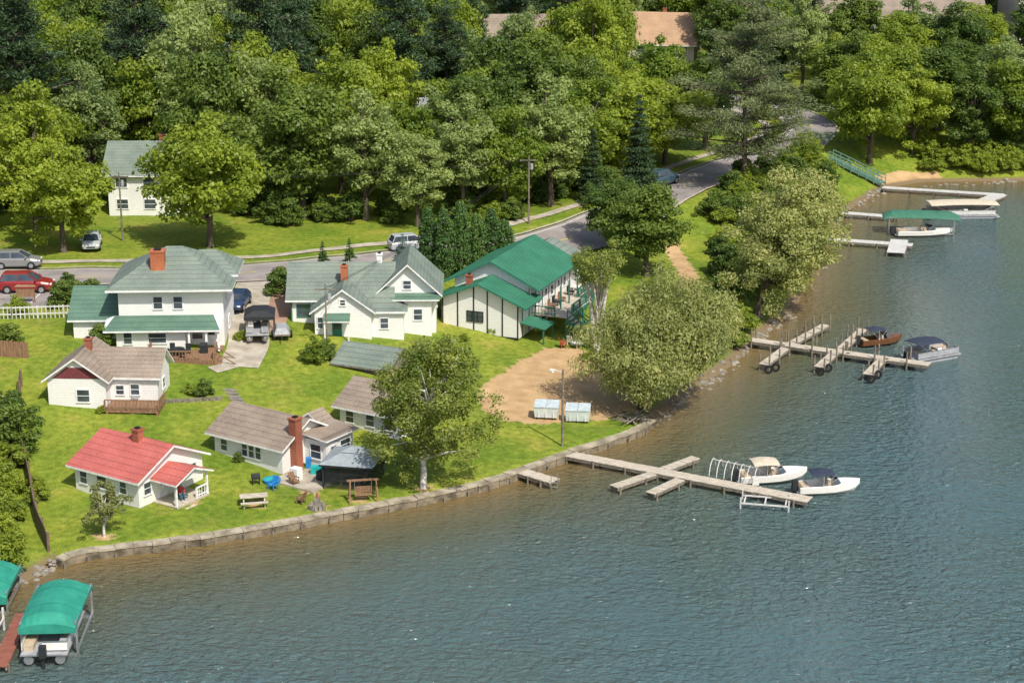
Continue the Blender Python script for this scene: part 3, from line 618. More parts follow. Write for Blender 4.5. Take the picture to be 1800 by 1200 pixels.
# ------------------------------------------------------------------ buildings
def cabin_red():
    e=empty('red_roof_cabin',(-21.5,98.1,.62),rad(-33)); w=MB();r=MB();d=MB();c=MB()
    gable(w,r,-5.1,0,0,5.4,-.3,1.75,1.25,'x',.38,ROOFRED)
    for a,ww in ((-4.4,.55),(-2.9,.75),(-1.2,.5)): win(d,'-y',0,a,1.05,ww,.72)
    win(d,'+x',0,.7,1.05,.55,.72); win(d,'+x',0,4.5,1.05,.6,.7); door(d,'+x',0,2.0,.15); win(d,'+x',0,3.1,1.0,.6,.8)
    chimney(c,-2.3,2.5,2.4,3.65,.5)
    c.box(-2.62,-1.98,2.18,2.82,2.75,2.9,ROOFRED)
    p=MB(); deck(p,.0,1.9,1.1,3.9,.12,-.15,WOODG)
    for y in (1.2,3.8): p.box(1.72,1.84,y-.06,y+.06,.12,1.5,TRIM)
    railing(p,[(1.78,2.9),(1.78,3.8)],.12,.6,TRIM)
    p.box(1.9,2.3,1.5,2.4,-.2,-.02,WOODG)
    pr=MB()
    A=[(.9,1.45),(2.5,2.1),(4.1,1.45),(4.1,1.55),(2.5,2.2),(.9,1.55)]
    i=pr.pts([(.02,y,z) for y,z in A]); j=pr.pts([(2.1,y,z) for y,z in A])
    for k in range(6): l=(k+1)%6; pr.face((i+k,i+l,j+l,j+k),ROOFRED if k in(3,4) else TRIM)
    for b in(i,j): pr.face((b,b+1,b+4,b+5),TRIM); pr.face((b+1,b+2,b+3,b+4),TRIM)
    pr.poly([(1.86,1.15,1.5),(1.86,3.85,1.5),(1.86,2.5,2.05)],SIDING)
    f=MB(); f.box(-5.12,.02,-.02,5.42,-.4,.06,CONC)
    for mbb,n in ((w,'walls'),(r,'roof'),(d,'windows_and_door'),(c,'chimney'),(p,'porch'),(pr,'porch_roof'),(f,'foundation')): mbb.build(n,e)
    return e
CAB_R=cabin_red()
def cabin_b():
    e=empty('brown_roof_cabin',(-13.9,103.6,.66),rad(-34)); w=MB();r=MB();d=MB();c=MB()
    gable(w,r,-5.5,0,0,4.4,-.4,1.75,1.15,'x',.42,ROOFBR)
    gable(w,r,-2.4,-.4,4.4,5.3,-.4,1.7,.7,'y',.25,ROOFBR)
    w.box(.0,.0+1.7,2.1,4.7,-.4,1.75,SIDING)
    shed(r,-.1,2.0,1.8,5.0,2.08,2.08,1.88,1.88,ROOFBR)
    win(d,'-y',0,-4.7,1.0,.5,.7)
    for a in (-3.0,-2.45,-1.9): win(d,'-y',0,a,1.05,.42,.85)
    win(d,'+x',1.7,3.9,1.15,.9,.7); win(d,'-y',2.1,.9,1.05,.8,.9); door(d,'+x',1.7,2.75,-.0)
    c.box(-.05,.5,.75,1.35,-.3,3.3,BRICK); c.box(-.1,.55,.7,1.4,3.3,3.4,BRICK); c.box(.1,.35,.9,1.2,3.4,3.5,RUBBER)
    f=MB(); f.box(-5.53,.02,-.02,4.42,-.5,.05,CONC)
    p=MB(); p.box(.05,3.4,-1.2,2.06,-.3,.03,CONC)
    p.box(.9,1.5,-.4,.1,.03,.75,TRIM); p.box(2.3,2.7,.4,.8,.03,.6,BLACK)
    for mbb,n in ((w,'walls'),(r,'roof'),(d,'windows'),(c,'chimney'),(f,'foundation'),(p,'patio')): mbb.build(n,e)
cabin_b()
def cabin_c():
    e=empty('brown_roof_cabin',(-7.2,109.4,.75),rad(-31)); w=MB();r=MB();d=MB()
    gable(w,r,-4.6,0,0,4.3,-.5,1.7,1.15,'x',.4,ROOFBR)
    for a in (-3.8,-2.2,-.8): win(d,'-y',0,a,1.0,.6,.75)
    win(d,'+x',0,2.1,1.0,.6,.75)
    for mbb,n in ((w,'walls'),(r,'roof'),(d,'windows')): mbb.build(n,e)
cabin_c()
def cabin_d():
    e=empty('brown_roof_cabin',(-30.1,112.4,1.9),rad(-3)); w=MB();r=MB();d=MB();c=MB();k=MB()
    gable(w,r,0,3.8,0,4.6,-1.0,2.05,1.35,'y',.32,ROOFBR)
    gable(w,r,3.8,6.9,1.2,4.5,-1.0,2.0,1.3,'x',.3,ROOFBR)
    r.poly([(1.9,.88,2.2),(3.8,.88,2.14),(3.8,2.85,3.44),(1.9,2.85,3.44)],ROOFBR)
    d.hexa([(.35,-.03,2.12),(3.45,-.03,2.12),(3.45,.0,2.12),(.35,.0,2.12),(1.3,-.03,2.85),(2.5,-.03,2.85),(2.5,.0,2.85),(1.3,.0,2.85)],MAROON)
    win(d,'-y',0,2.3,.95,.8,.8); win(d,'-y',1.2,5.4,1.05,.55,.7); win(d,'-y',1.2,4.4,1.0,.5,.6); win(d,'+x',6.9,2.8,1.05,.6,.7)
    d.box(5.2,5.6,.95,1.2,.45,.68,SEATG)
    chimney(c,2.1,2.6,3.0,4.0,.42)
    deck(k,3.9,7.4,-.8,1.15,.35,-.8,WOOD); railing(k,[(3.9,-.8),(7.4,-.8),(7.4,1.1)],.35,.6,WOOD)
    for mbb,n in ((w,'walls'),(r,'roof'),(d,'windows'),(c,'chimney'),(k,'deck')): mbb.build(n,e)
cabin_d()
def home():
    e=empty('two_storey_house',(-27.6,123.2,2.9),rad(2.5)); w=MB();r=MB();d=MB();c=MB();k=MB()
    w.box(0,7.3,0,6.6,-.8,4.15,SIDING)
    hip(r,-.75,8.05,-.75,7.35,4.15,2.35,(3.1,3.3),(4.2,3.3),ROOFGG)
    hip(r,4.6,8.15,2.4,7.0,4.4,1.5,(5.2,4.7),(6.4,4.7),ROOFGG)
    w.box(-3.4,0,.8,6.2,-.8,1.9,SIDING)
    gable(w,r,-3.4,-.0,.8,6.2,1.9,1.9,1.55,'x',.35,ROOFG2)
    w.box(-.1,4.7,-1.1,0,-.8,1.55,SIDING)
    r.hexa([(-.9,-1.65,1.5),(7.2,-1.65,1.5),(7.2,.0,2.05),(-.9,.0,2.05),(-.9,-1.65,1.62),(7.2,-1.65,1.62),(6.6,.0,2.3),(-.3,.0,2.3)],TRIM,ROOFG2)
    for x in (5.0,6.2,7.05): k.box(x-.07,x+.07,-1.5,-1.36,.05,1.5,TRIM)
    win(d,'-y',0,2.75,3.2,.6,.85); win(d,'-y',0,4.15,3.2,.6,.85)
    win(d,'-y',-1.1,2.75,.95,1.2,.7); win(d,'-y',-1.1,.7,.95,.55,.8); door(d,'-y',0,6.4,.05); win(d,'-y',0,5.4,.95,.7,.8)
    win(d,'+x',7.3,1.6,3.2,.6,.85); win(d,'+x',7.3,4.6,3.2,.6,.85); win(d,'+x',7.3,3,1.0,.7,.85); win(d,'-x',-3.4,3,1.0,.6,.7)
    chimney(c,2.7,1.5,4.2,6.55,.95,BRICKO)
    deck(k,2.3,6.9,-3.5,-1.12,.05,-1.5,WOOD,skirt=WOOD); k.box(4.72,7.25,-1.1,-.02,-.06,.05,WOOD)
    railing(k,[(2.3,-1.2),(2.3,-3.5),(5.9,-3.5)],.05,.62,WOOD); railing(k,[(6.9,-3.4),(6.9,-1.3)],.05,.62,WOOD)
    for s in range(6): k.box(6.9+s*.25,7.15+s*.25,-3.4,-2.3,-1.2,.0-s*.17,WOOD)
    k.beam((6.95,-3.4,.6),(8.4,-3.4,-.35),.07,.07,WOOD); k.beam((6.95,-2.3,.6),(8.4,-2.3,-.35),.07,.07,WOOD)
    t=MB()
    t.tube((4.3,-2.4,.08),(4.3,-2.4,.5),.05,.05,BLACK); t.tube((4.3,-2.4,.5),(4.3,-2.4,.55),.5,.5,BLACK,14)
    for a in range(4):
        cx,cy=4.3+.8*math.cos(a*1.57+.6),-2.4+.7*math.sin(a*1.57+.6)
        t.box(cx-.18,cx+.18,cy-.18,cy+.18,.3,.35,BLACK)
        t.box(cx-.18,cx+.18,cy+(.15 if cy>-2.4 else -.19),cy+(.19 if cy>-2.4 else -.15),.36,.75,BLACK)
        for sx in(-.15,.15):
            for sy in (-.15,.15): t.box(cx+sx-.02,cx+sx+.02,cy+sy-.02,cy+sy+.02,.06,.3,BLACK)
    t.box(5.8,6.3,-2.0,-1.6,.06,.55,BLACK); t.tube((5.8,-1.8,.55),(6.3,-1.8,.6),.22,.22,BLACK,10)
    for mbb,n in ((w,'walls'),(r,'roof'),(d,'windows'),(c,'chimney'),(k,'deck'),(t,'deck_furniture')): mbb.build(n,e)
home()
def duplex():
    e=empty('duplex_house',(-16.2,127.9,2.75),rad(1)); w=MB();r=MB();d=MB();c=MB()
    gable(w,r,0,7.2,1.2,6.2,-1,2.2,1.9,'x',.4,ROOFGG)
    gable(w,r,1.9,6.0,-1.1,3.2,-1,1.8,1.5,'y',.35,ROOFGG)
    gable(w,r,6.5,10.6,1.8,7.4,-1,2.55,1.9,'y',.5,ROOFGG)
    w.box(4.2,8.3,-.6,1.8,-1,1.5,SIDING); hip(r,3.95,8.6,-.9,2.2,1.5,.75,(5.4,1.0),(7.0,1.0),ROOFGG)
    shed(r,6.4,10.9,.6,2.1,2.02,2.3,2.02,2.3,ROOFG2)
    w.box(8.3,10.3,1.0,1.8,-1,1.95,SIDING)
    shed(r,2.6,4.5,-2.2,-1.05,1.2,1.55,1.2,1.55,ROOFG2,.08)
    for x in (2.7,4.4): w.box(x-.05,x+.05,-2.1,-2.0,-.8,1.2,TRIM)
    w.box(2.6,4.5,-2.2,-1.1,-1,-.3,WOODG)
    win(d,'-y',-1.1,2.3,.9,.35,.8); door(d,'-y',-1.1,3.5,-.3,.7,1.45,GREENP)
    win(d,'-y',1.2,.9,1.2,.9,.85,GREENP); win(d,'-y',-.6,6.9,.7,.55,.75); win(d,'-y',-.6,5.1,.7,.5,.75); win(d,'-y',1.8,8.5,2.95,.55,.6); win(d,'-y',1.0,9.3,.9,.6,.8)
    win(d,'+x',10.6,4.0,1.2,.8,.8); win(d,'+x',10.6,6,1.2,.6,.8); win(d,'-x',0,3.5,1.2,.7,.8); win(d,'-y',-1.1,3.95,2.4,.35,.4)
    chimney(c,3.9,1.9,2.2,4.35,.5,BRICKO); chimney(c,6.4,3.8,3.5,4.75,.4,TRIM)
    for x in (.02,7.18): w.box(x-.05,x+.05,1.13,1.2,-1,2.2,GREENP)
    for mbb,n in ((w,'walls'),(r,'roof'),(d,'windows'),(c,'chimneys')): mbb.build(n,e)
duplex()
def seams(mb,x0,x1,y0,y1,ze,rise,ov,n,m,axis='y'):
    xm=(x0+x1)/2; s=rise/(xm-x0)
    for k in range(n+1):
        y=y0+(y1-y0)*k/n
        mb.beam((xm,y,ze+rise+.19),(x1+ov,y,ze-s*ov+.19),.05,.06,m); mb.beam((xm,y,ze+rise+.19),(x0-ov,y,ze-s*ov+.19),.05,.06,m)
def kitch():
    e=empty('kitchenette_lodge',(.5,130.0,1.15),rad(-21)); w=MB();r=MB();d=MB();c=MB();k=MB();s=MB()
    gable(w,r,-6.2,0,0,2.6,.35,3.0,1.25,'y',.75,METALG,og=.55,trim=GREENP); 
    gable(w,r,-6.2,0,2.6,11.2,.35,3.85,1.5,'y',.8,METALG,og=.5,trim=GREENP)
    gable(w,r,-5.6,.2,11.2,14.6,.35,3.3,1.25,'y',.6,ROOFGG,og=.3)
    w.box(-6.1,-.1,.1,14.5,-.9,.35,DARKT)
    seams(s,-6.2,0,-.5,2.05,3.0,1.25,.72,6,METALG); seams(s,-6.2,0,2.15,11.65,3.85,1.5,.77,22,METALG)
    def tb(x): 
        zt=3.0+1.25*(1-abs(x+3.1)/3.1); d.box(x-.05,x+.05,-.035,.0,.36,zt-.03,DARKT)
    for x in (-6.12,-4.9,-3.6,-2.5,-1.3,-.07): tb(x)
    d.box(-6.2,0,-.03,0,.3,.42,DARKT)
    for x in (-3.95,-3.5,-3.05): win(d,'-y',0,x,1.75,.38,.75,DARKT,sw=.04)
    for q in range(9):
        yy=1.2+q*1.45
        d.box(0,.035,yy-.55,yy-.46,.4,(3.0 if yy<2.6 else 3.8 if yy<11.2 else 3.25),DARKT) if yy<11.2 else d.box(.2,.235,yy-.55,yy-.46,.4,3.25,DARKT)
        if 2.8<yy<11:
            (door if q%2 else win)(d,'+x',0,yy+.2,*((1.65,.6,1.35,TRIM) if q%2 else (2.4,.6,.75)))
    for yy in (3.4,5.6,7.8,10.0): win(d,'+x',0,yy,.9,.8,.6,GREENP)
    chimney(c,-4.3,.9,3.4,4.6,.42)
    for j in range(50):
        yy=2.6+j*.235; k.box(0.05,2.9 if yy<8.4 else 1.75,yy,yy+.215,1.55,1.62,WOODG)
    railing(k,[(1.7,14.3),(1.7,8.5),(2.85,8.5),(2.85,3.7)],1.62,.66,GREENP,.24); railing(k,[(1.9,2.6),(.1,2.6)],1.62,.66,GREENP,.24)
    k.box(2.84,2.92,2.6,8.55,1.3,1.56,GREENP)
    for yy in np.linspace(2.7,14.2,7):
        x=2.8 if yy<8.6 else 1.67
        k.box(x-.07,x+.07,yy-.07,yy+.07,-.9,1.3,GREENP)
        if yy>3: k.box(1.62,1.72,yy-.05,yy+.05,1.62,3.45,TRIM if yy>12 else GREENP)
    for yy in (4.6,6.6):
        k.beam((2.8,yy-.9,-.4),(2.8,yy+.9,1.3),.06,.06,GREENP); k.beam((2.8,yy+.9,-.4),(2.8,yy-.9,1.3),.06,.06,GREENP)
    k.box(-.1,3.2,2.4,14.4,-.9,-.35,CONC)
    railing(k,[(3.1,9.5),(3.1,3.0)],-.35,.6,GREENP,.3)
    shed(k,.02,2.0,.2,2.4,1.5,1.5,1.15,1.15,METALG,.08,GREENP)
    for yy in (.3,2.3): k.box(1.8,1.9,yy-.05,yy+.05,-.6,1.1,GREENP)
    for q in range(10): k.box(2.92+q*.26,3.16+q*.26,2.65,3.65,1.4-q*.21,1.46-q*.21,WOODG)
    for yy in (2.62,3.68):
        k.beam((2.9,yy,2.2),(5.5,yy,.15),.07,.07,GREENP); k.beam((2.9,yy,1.35),(5.5,yy,-.75),.06,.22,GREENP)
        for q in range(0,11,2): k.box(2.9+q*.26-.03,2.9+q*.26+.03,yy-.03,yy+.03,1.4-q*.21,2.18-q*.205,GREENP)
    for yy,mm in ((4.6,WOOD),(5.6,BLACK),(6.9,WOOD),(9,BLACK),(10.5,TRIM)):
        k.box(.7,1.2,yy-.25,yy+.25,1.85,1.92,mm); k.box(.68,.74,yy-.25,yy+.25,1.93,2.35,mm)
        for a in(.75,1.15):
            for b in(-.2,.2): k.box(a-.025,a+.025,yy+b-.025,yy+b+.025,1.62,1.85,mm)
    for mbb,n in ((w,'walls'),(r,'roof'),(s,'roof_seams'),(d,'windows_and_timbering'),(c,'chimney'),(k,'balcony')): mbb.build(n,e)
kitch()
def shed_low():
    e=empty('garden_shed',(-8.6,119.9,1.55),rad(-24)); w=MB();r=MB()
    gable(w,r,-4,0,0,3.6,-.6,.75,.9,'x',.35,ROOFGG,wall=POSTW,trim=POSTW)
    w.build('walls',e); r.build('roof',e)
shed_low()
def simple_house(name,x,y,yaw,w_,d_,ze,rise,roof,wall,axis='x',storeys=2,z=None,chim=True,nwin=4):
    e=empty(name,(x,y,H(x,y) if z is None else z),yaw); w=MB();r=MB();d=MB()
    gable(w,r,0,w_,0,d_,-1,ze,rise,axis,.5,roof,wall)
    for s in range(storeys):
        zc=ze*(s+.55)/storeys
        for k in range(nwin):
            a=w_*(k+.5)/nwin; win(d,'-y',0,a,zc,min(1.0,w_/nwin*.45),ze/storeys*.42)
        for a in (d_*.3,d_*.7): win(d,'+x',w_,a,zc,.8,ze/storeys*.42); win(d,'-x',0,a,zc,.8,ze/storeys*.42)
    if chim: chimney(d,w_*.6,d_*.55,ze,ze+rise+.6,.5)
    for mbb,n in ((w,'walls'),(r,'roof'),(d,'windows')): mbb.build(n,e)
simple_house('white_house',-36.8,163,0,7.5,6.5,4.0,2.2,ROOFGG,SIDING,nwin=3)
simple_house('grey_roof_house',-14.5,189,rad(8),11,7,3.6,2.4,ROOFGR,SIDING,storeys=1)
simple_house('tan_roof_house',13.5,256,rad(-12),12,9,4.4,3.6,ROOFTAN,BEIGEW)
simple_house('dark_roof_house',-30,254,rad(5),11,8,5.0,3.4,ROOFGR,BROWNW)
simple_house('red_brown_roof_house',-4,248,rad(4),12,8,5,3.4,ROOFBR,SIDING)
simple_house('brown_lodge',44,262,rad(-4),23,11,7.0,3.2,ROOFBR,BROWNW,storeys=3,nwin=8,chim=False)
def hotel():
    e=empty('beige_hotel',(71,258,3.6),rad(-3)); w=MB();d=MB();r=MB()
    w.box(0,34,0,14,-1,12,BEIGEW); r.box(-.5,34.5,-.5,14.5,12,12.5,CONC)
    for s in range(4):
        for k in range(12):
            win(d,'-y',0,1.5+k*2.8,s*3+1.6,1.6,1.7)
        d.box(0,34,-1.5,-.02,s*3+.15,s*3+.35,TRIM); railing(d,[(0,-1.45),(34,-1.45)],s*3+.35,.9,TRIM,.6)
    for k in range(13): d.box(.1+k*2.8,.3+k*2.8,-1.49,-1.3,-1,12,TRIM)
    w.build('walls',e); d.build('balconies_and_windows',e); r.build('roof',e)
hotel()

# ------------------------------------------------------------------ vehicles
def paint(name,c): return mat(name,c,.25,tuple(v*.92 for v in c),spec=.6)
def car(name,x,y,yaw,col,suv=False,s=1.0):
    e=empty(name,(x,y,H(x,y)+.07),yaw); e.scale=(s,s,s); b=MB();g=MB();wv=MB(); up=.1 if suv else 0
    rings=[]
    for X,hw,z0,z1 in [(-1.9,.6,.34,.66+up),(-1.82,.7,.24,.78+up),(-1.3,.76,.2,.84+up),(.55,.77,.2,.82+up),(1.15,.76,.2,.76+up),(1.65,.71,.22,.66+up),(1.88,.6,.3,.52+up)]:
        rings.append([(X,-hw,z0+.1),(X,-hw,z1-.14),(X,-hw+.1,z1),(X,hw-.1,z1),(X,hw,z1-.14),(X,hw,z0+.1),(X,hw-.08,z0),(X,-hw+.08,z0)])
    b.loft(rings,col)
    xb=-1.75 if suv else -1.55; xt=-1.5 if suv else -.95; zt=1.26+up if suv else 1.18
    g.hexa([(xb,-.68,.8+up),(.95,-.68,.8+up),(.95,.68,.8+up),(xb,.68,.8+up),(xt,-.54,zt),(.2,-.54,zt),(.2,.54,zt),(xt,.54,zt)],GLASS)
    b.hexa([(xt-.06,-.56,zt),(.26,-.56,zt),(.26,.56,zt),(xt-.06,.56,zt),(xt+.04,-.5,zt+.06),(.14,-.5,zt+.06),(.14,.5,zt+.06),(xt+.04,.5,zt+.06)],col)
    for sy in(-1,1):
        for (xa,xc) in ((xb,xt),(.97,.22),(-.45,-.45)): b.beam((xa,sy*.69,.8+up),(xc,sy*.555,zt+.01),.07,.07,col)
        b.box(.7,.85,sy*.77 if sy>0 else -.9,.9 if sy>0 else -.77,.82+up,.93+up,col)
        for X in(-1.2,1.15):
            wv.tube((X,sy*.62,.3),(X,sy*.8,.3),.31,.31,RUBBER,16); wv.tube((X,sy*.79,.3),(X,sy*.815,.3),.18,.18,CHROME,10)
        b.box(1.72,1.86,sy*.55-.12,sy*.55+.12,.5+up,.6+up,GEL); b.box(-1.9,-1.8,sy*.55-.12,sy*.55+.12,.58+up,.7+up,REDP)
    b.box(1.8,1.9,-.35,.35,.36+up,.48+up,BLACK)
    b.build('body',e,bevel=.02); g.build('glasshouse',e); wv.build('wheels',e)
car('parked_car',-20.6,131.6,rad(-95),paint('blue_car_paint',(.02,.045,.11)))
car('parked_suv',-8.6,150.4,rad(20),paint('silver_car_paint',(.4,.42,.44)),True)
car('parked_suv',14.8,176.8,rad(55),paint('slate_car_paint',(.05,.09,.12)),True,1.15)
car('parked_car',-40,143.2,rad(5),paint('grey_car_paint',(.2,.2,.2)),True)
car('parked_pickup',-37.4,135.8,rad(3),paint('red_car_paint',(.24,.02,.02)),True,1.1)
car('parked_car',-35.6,150.3,rad(-80),paint('silver2_car_paint',(.42,.45,.46)))
car('parked_car',24.5,222.5,rad(0),paint('white_car_paint',(.7,.7,.7)))
for k in range(4): car('parked_car',76+k*4.0,247-k%2*5,rad(90+8*k),paint('lot_paint%d'%k,random.choice([(.7,.7,.7),(.1,.12,.2),(.4,.4,.42)])),True,1.1)

# ------------------------------------------------------------------ boats
def runabout(name,x,y,yaw,hullm,canm,L=3.9,inm=TAN,bim=True):
    e=empty(name,(x,y,0),yaw); b=MB(); k=L/2; hw=L*.19
    rings=[]
    for t,w_,zk,zg,fl in [(-1,.92,-.1,.52,.52),(-.97,.95,-.14,.55,.2),(-.3,1,-.15,.58,.2),(.12,.97,-.14,.62,.2),(.2,.95,-.13,.64,.62),(.55,.75,-.08,.7,.7),(.82,.42,.05,.74,.74),(1,.04,.45,.78,.78)]:
        X=t*k; W=w_*hw; zf=fl if fl<zg else zg+.04
        rings.append([(X,-W,zg),(X,-W*.93,(zk+zg)*.45),(X,-W*.3,zk+.03),(X,W*.3,zk+.03),(X,W*.93,(zk+zg)*.45),(X,W,zg),(X,W-.1*w_,zg+.03),(X,(W-.13)*w_,zf),(X,-(W-.13)*w_,zf),(X,-W+.1*w_,zg+.03)])
    b.loft(rings,hullm); b.build('hull',e,smooth=False,bevel=.015)
    s=MB()
    for yy in(-1,1): s.box(-.05*k,.1*k,yy*hw*.5-.2,yy*hw*.5+.2,.2,.55,inm); s.box(-.1*k,-.02*k,yy*hw*.5-.2,yy*hw*.5+.2,.5,.85,inm)
    s.box(-.9*k,-.68*k,-hw*.75,hw*.75,.2,.56,inm)
    P=[(.16*k,-hw*.85,.64),(.36*k,-hw*.45,.66),(.36*k,hw*.45,.66),(.16*k,hw*.85,.64)]; Q=[(.08*k,-hw*.8,.92),(.25*k,-hw*.4,.97),(.25*k,hw*.4,.97),(.08*k,hw*.8,.92)]
    for a in range(3):
        s.hexa([P[a],P[a+1],(P[a+1][0]-.02,P[a+1][1],P[a+1][2]),(P[a][0]-.02,P[a][1],P[a][2]),Q[a],Q[a+1],(Q[a+1][0]-.02,Q[a+1][1],Q[a+1][2]),(Q[a][0]-.02,Q[a][1],Q[a][2])],GLASS)
        s.beam(Q[a],Q[a+1],.03,.03,CHROME)
    s.box(-1.18*k,-1.0*k,-.15,.15,.2,.85,BLACK); s.box(-1.15*k,-1.05*k,-.05,.05,-.3,.2,BLACK); s.box(-1.06*k,-.98*k,-hw*.6,hw*.6,.15,.2,hullm)
    s.build('seats_windscreen_and_motor',e)
    if bim:
        c=MB(); rg=[]
        for t in np.linspace(-.62,.12,7):
            z=1.45-.1*((t+.25)/.37)**2; rg.append([(t*k,yy*hw*.92,z-.12*(abs(yy))**2) for yy in np.linspace(-1,1,7)]+[(t*k,yy*hw*.92,z-.04-.12*(abs(yy))**2) for yy in np.linspace(1,-1,7)])
        c.loft(rg,canm)
        for yy in(-1,1):
            for t in(-.6,-.25,.1): c.tube((-.25*k,yy*hw*.95,.6),(t*k,yy*hw*.9,1.3),.018,.018,CHROME,5)
        c.build('bimini_top',e)
    return e
def pontoon(name,x,y,yaw,canm,L=4.6,W=1.9,full=False,fence=GEL,z=0,bim=True):
    e=empty(name,(x,y,z),yaw); b=MB(); k=L/2; h=W/2
    for yy in(-1,1):
        b.tube((-k*.97,yy*h*.68,.1),(k*.8,yy*h*.68,.1),.24,.24,CHROME,12); b.tube((k*.8,yy*h*.68,.1),(k*1.02,yy*h*.68,.2),.24,.04,CHROME,12)
    b.box(-k,k*.95,-h,h,.36,.44,SEATG); b.box(-k-.01,k*.96,-h-.03,h+.03,.33,.39,CHROME)
    for (a,c) in (((-k*.9,-h+.03),(k*.85,-h+.03)),((-k*.9,h-.03),(k*.85,h-.03)),((k*.85,-h+.03),(k*.85,-.3)),((k*.85,.3),(k*.85,h-.03)),((-k*.9,-h+.03),(-k*.9,.1))):
        b.beam((*a,.72),(*c,.72),.03,.4,fence); b.beam((*a,.95),(*c,.95),.05,.05,CHROME)
    b.box(k*.3,k*.8,-h+.08,-h+.5,.44,.72,TAN); b.box(k*.3,k*.8,h-.5,h-.08,.44,.72,TAN); b.box(-k*.85,-k*.3,h-.55,h-.08,.44,.72,TAN); b.box(-k*.85,-k*.45,-h+.08,-h+.5,.44,.72,SEATG)
    b.box(-.1,.3,-h+.1,-h+.5,.44,1.05,GEL); b.box(-.5,-.25,-h+.15,-h+.5,.44,.95,TAN)
    b.box(-k-.35,-k-.02,-.16,.16,.35,.95,BLACK); b.box(-k-.25,-k-.1,-.06,.06,-.3,.35,BLACK)
    b.build('hull_and_seats',e)
    if bim:
        c=MB(); rg=[]
        r0,r1=(-.95,.95) if full else (-.85,.25)
        for t in np.linspace(r0,r1,8):
            u=(t-(r0+r1)/2)/((r1-r0)/2); zz=1.72-.1*u*u
            rg.append([(t*k,yy*h*1.02,zz-.14*yy*yy) for yy in np.linspace(-1,1,7)]+[(t*k,yy*h*1.02,zz-.05-.14*yy*yy) for yy in np.linspace(1,-1,7)])
        c.loft(rg,canm)
        for yy in(-1,1):
            for t in (r0+.05,r1-.05): c.tube((t*k*.6,yy*h*.97,.95),(t*k,yy*h*.97,1.55),.02,.02,CHROME,5)
        c.build('bimini_top',e)
    return e
def lift_canopy(name,x,y,yaw,canm,L,W,z=1.9,skirt=.35):
    e=empty(name,(x,y,0),yaw); c=MB(); k=L/2;h=W/2
    ys=np.linspace(-1,1,9); rg=[]
    for t,dz in [(-1,-.42),(-.78,-.04),(-.4,0),(0,.02),(.4,0),(.78,-.04),(1,-.42)]:
        ring=[(t*k,-h*1.0,z+dz*.7-.38-skirt*.6)]+[(t*k,yy*h,z+dz+.1-.48*abs(yy)**2.2*(1 if abs(t)<.9 else .5)) for yy in ys]+[(t*k,h*1.0,z+dz*.7-.38-skirt*.6)]
        rg.append(ring)
    c.loft(rg,canm,closed=False)
    for sx in(-1,1):
        r=rg[0] if sx<0 else rg[-1]
        for a,b2 in zip(r[:-1],r[1:]):
            zb=z-.38-skirt-.25
            c.poly([a,b2,(b2[0],b2[1],min(zb,b2[2])),(a[0],a[1],min(zb,a[2]))],canm)
    for t in (-.4,0,.4):
        P=[(t*k,yy*h*1.003,z+.122-.48*abs(yy)**2.2) for yy in ys]
        for a,b2 in zip(P[:-1],P[1:]): c.beam(a,b2,.05,.02,canm)
    o=c.build('canopy',e,recalc=False); f=MB()
    for sx in(-.85,.85):
        for sy in(-1,1): f.box(sx*k-.05,sx*k+.05,sy*h*.96-.05,sy*h*.96+.05,-.8,z-.35,CHROME)
        f.beam((sx*k,-h*.96,.05),(sx*k,h*.96,.05),.1,.1,CHROME)
    for sy in(-1,1): f.beam((-k*.85,sy*h*.96,.25),(k*.85,sy*h*.96,.25),.1,.12,CHROME); f.beam((-k*.95,sy*h*.96,z-.4),(k*.95,sy*h*.96,z-.4),.06,.06,CHROME)
    f.build('lift_frame',e); return e
runabout('motorboat',15.9,104.3,rad(8),GEL,CANB,4.3)
runabout('motorboat',19.0,102.4,rad(6),GEL,CANN,3.8)
runabout('motorboat',28.2,133.6,rad(15),BROWNB,CANN,3.5,TAN)
pontoon('pontoon_boat',31.2,129.7,rad(28),CANN,4.4,1.8,fence=SEATG)
pontoon('pontoon_boat',45.0,178.6,rad(3),CANB,7.2,2.6,True,fence=PGREY)
runabout('motorboat',39.6,170.6,rad(2),GEL,CANN,5.6,bim=False); lift_canopy('boat_lift',39.4,171.6,rad(-8),CAND,7.2,2.6,2.1,.1)
pontoon('pontoon_boat',-22.5,81.7,rad(93),CANG,5.0,2.2,z=.25,bim=False); lift_canopy('boat_lift',-22.5,82.6,rad(93),CANG,5.0,2.75,2.15,.2)
lift_canopy('boat_lift',-27.3,87.0,rad(93),CANG,4.0,3.0,1.5,.3)
f=MB()
for yy in (79,81,83): f.beam((-27,yy,.5),(-25.4,yy,.5),.1,.1,PGREY)
for xx in (-27,-26.2,-25.4): f.beam((xx,78.5,.6),(xx,83.5,.6),.08,.08,PGREY); f.box(xx-.05,xx+.05,78.6,78.7,-1,1.2,PGREY); f.box(xx-.05,xx+.05,83.3,83.4,-1,1.2,PGREY)
f.build('empty_boat_lift')

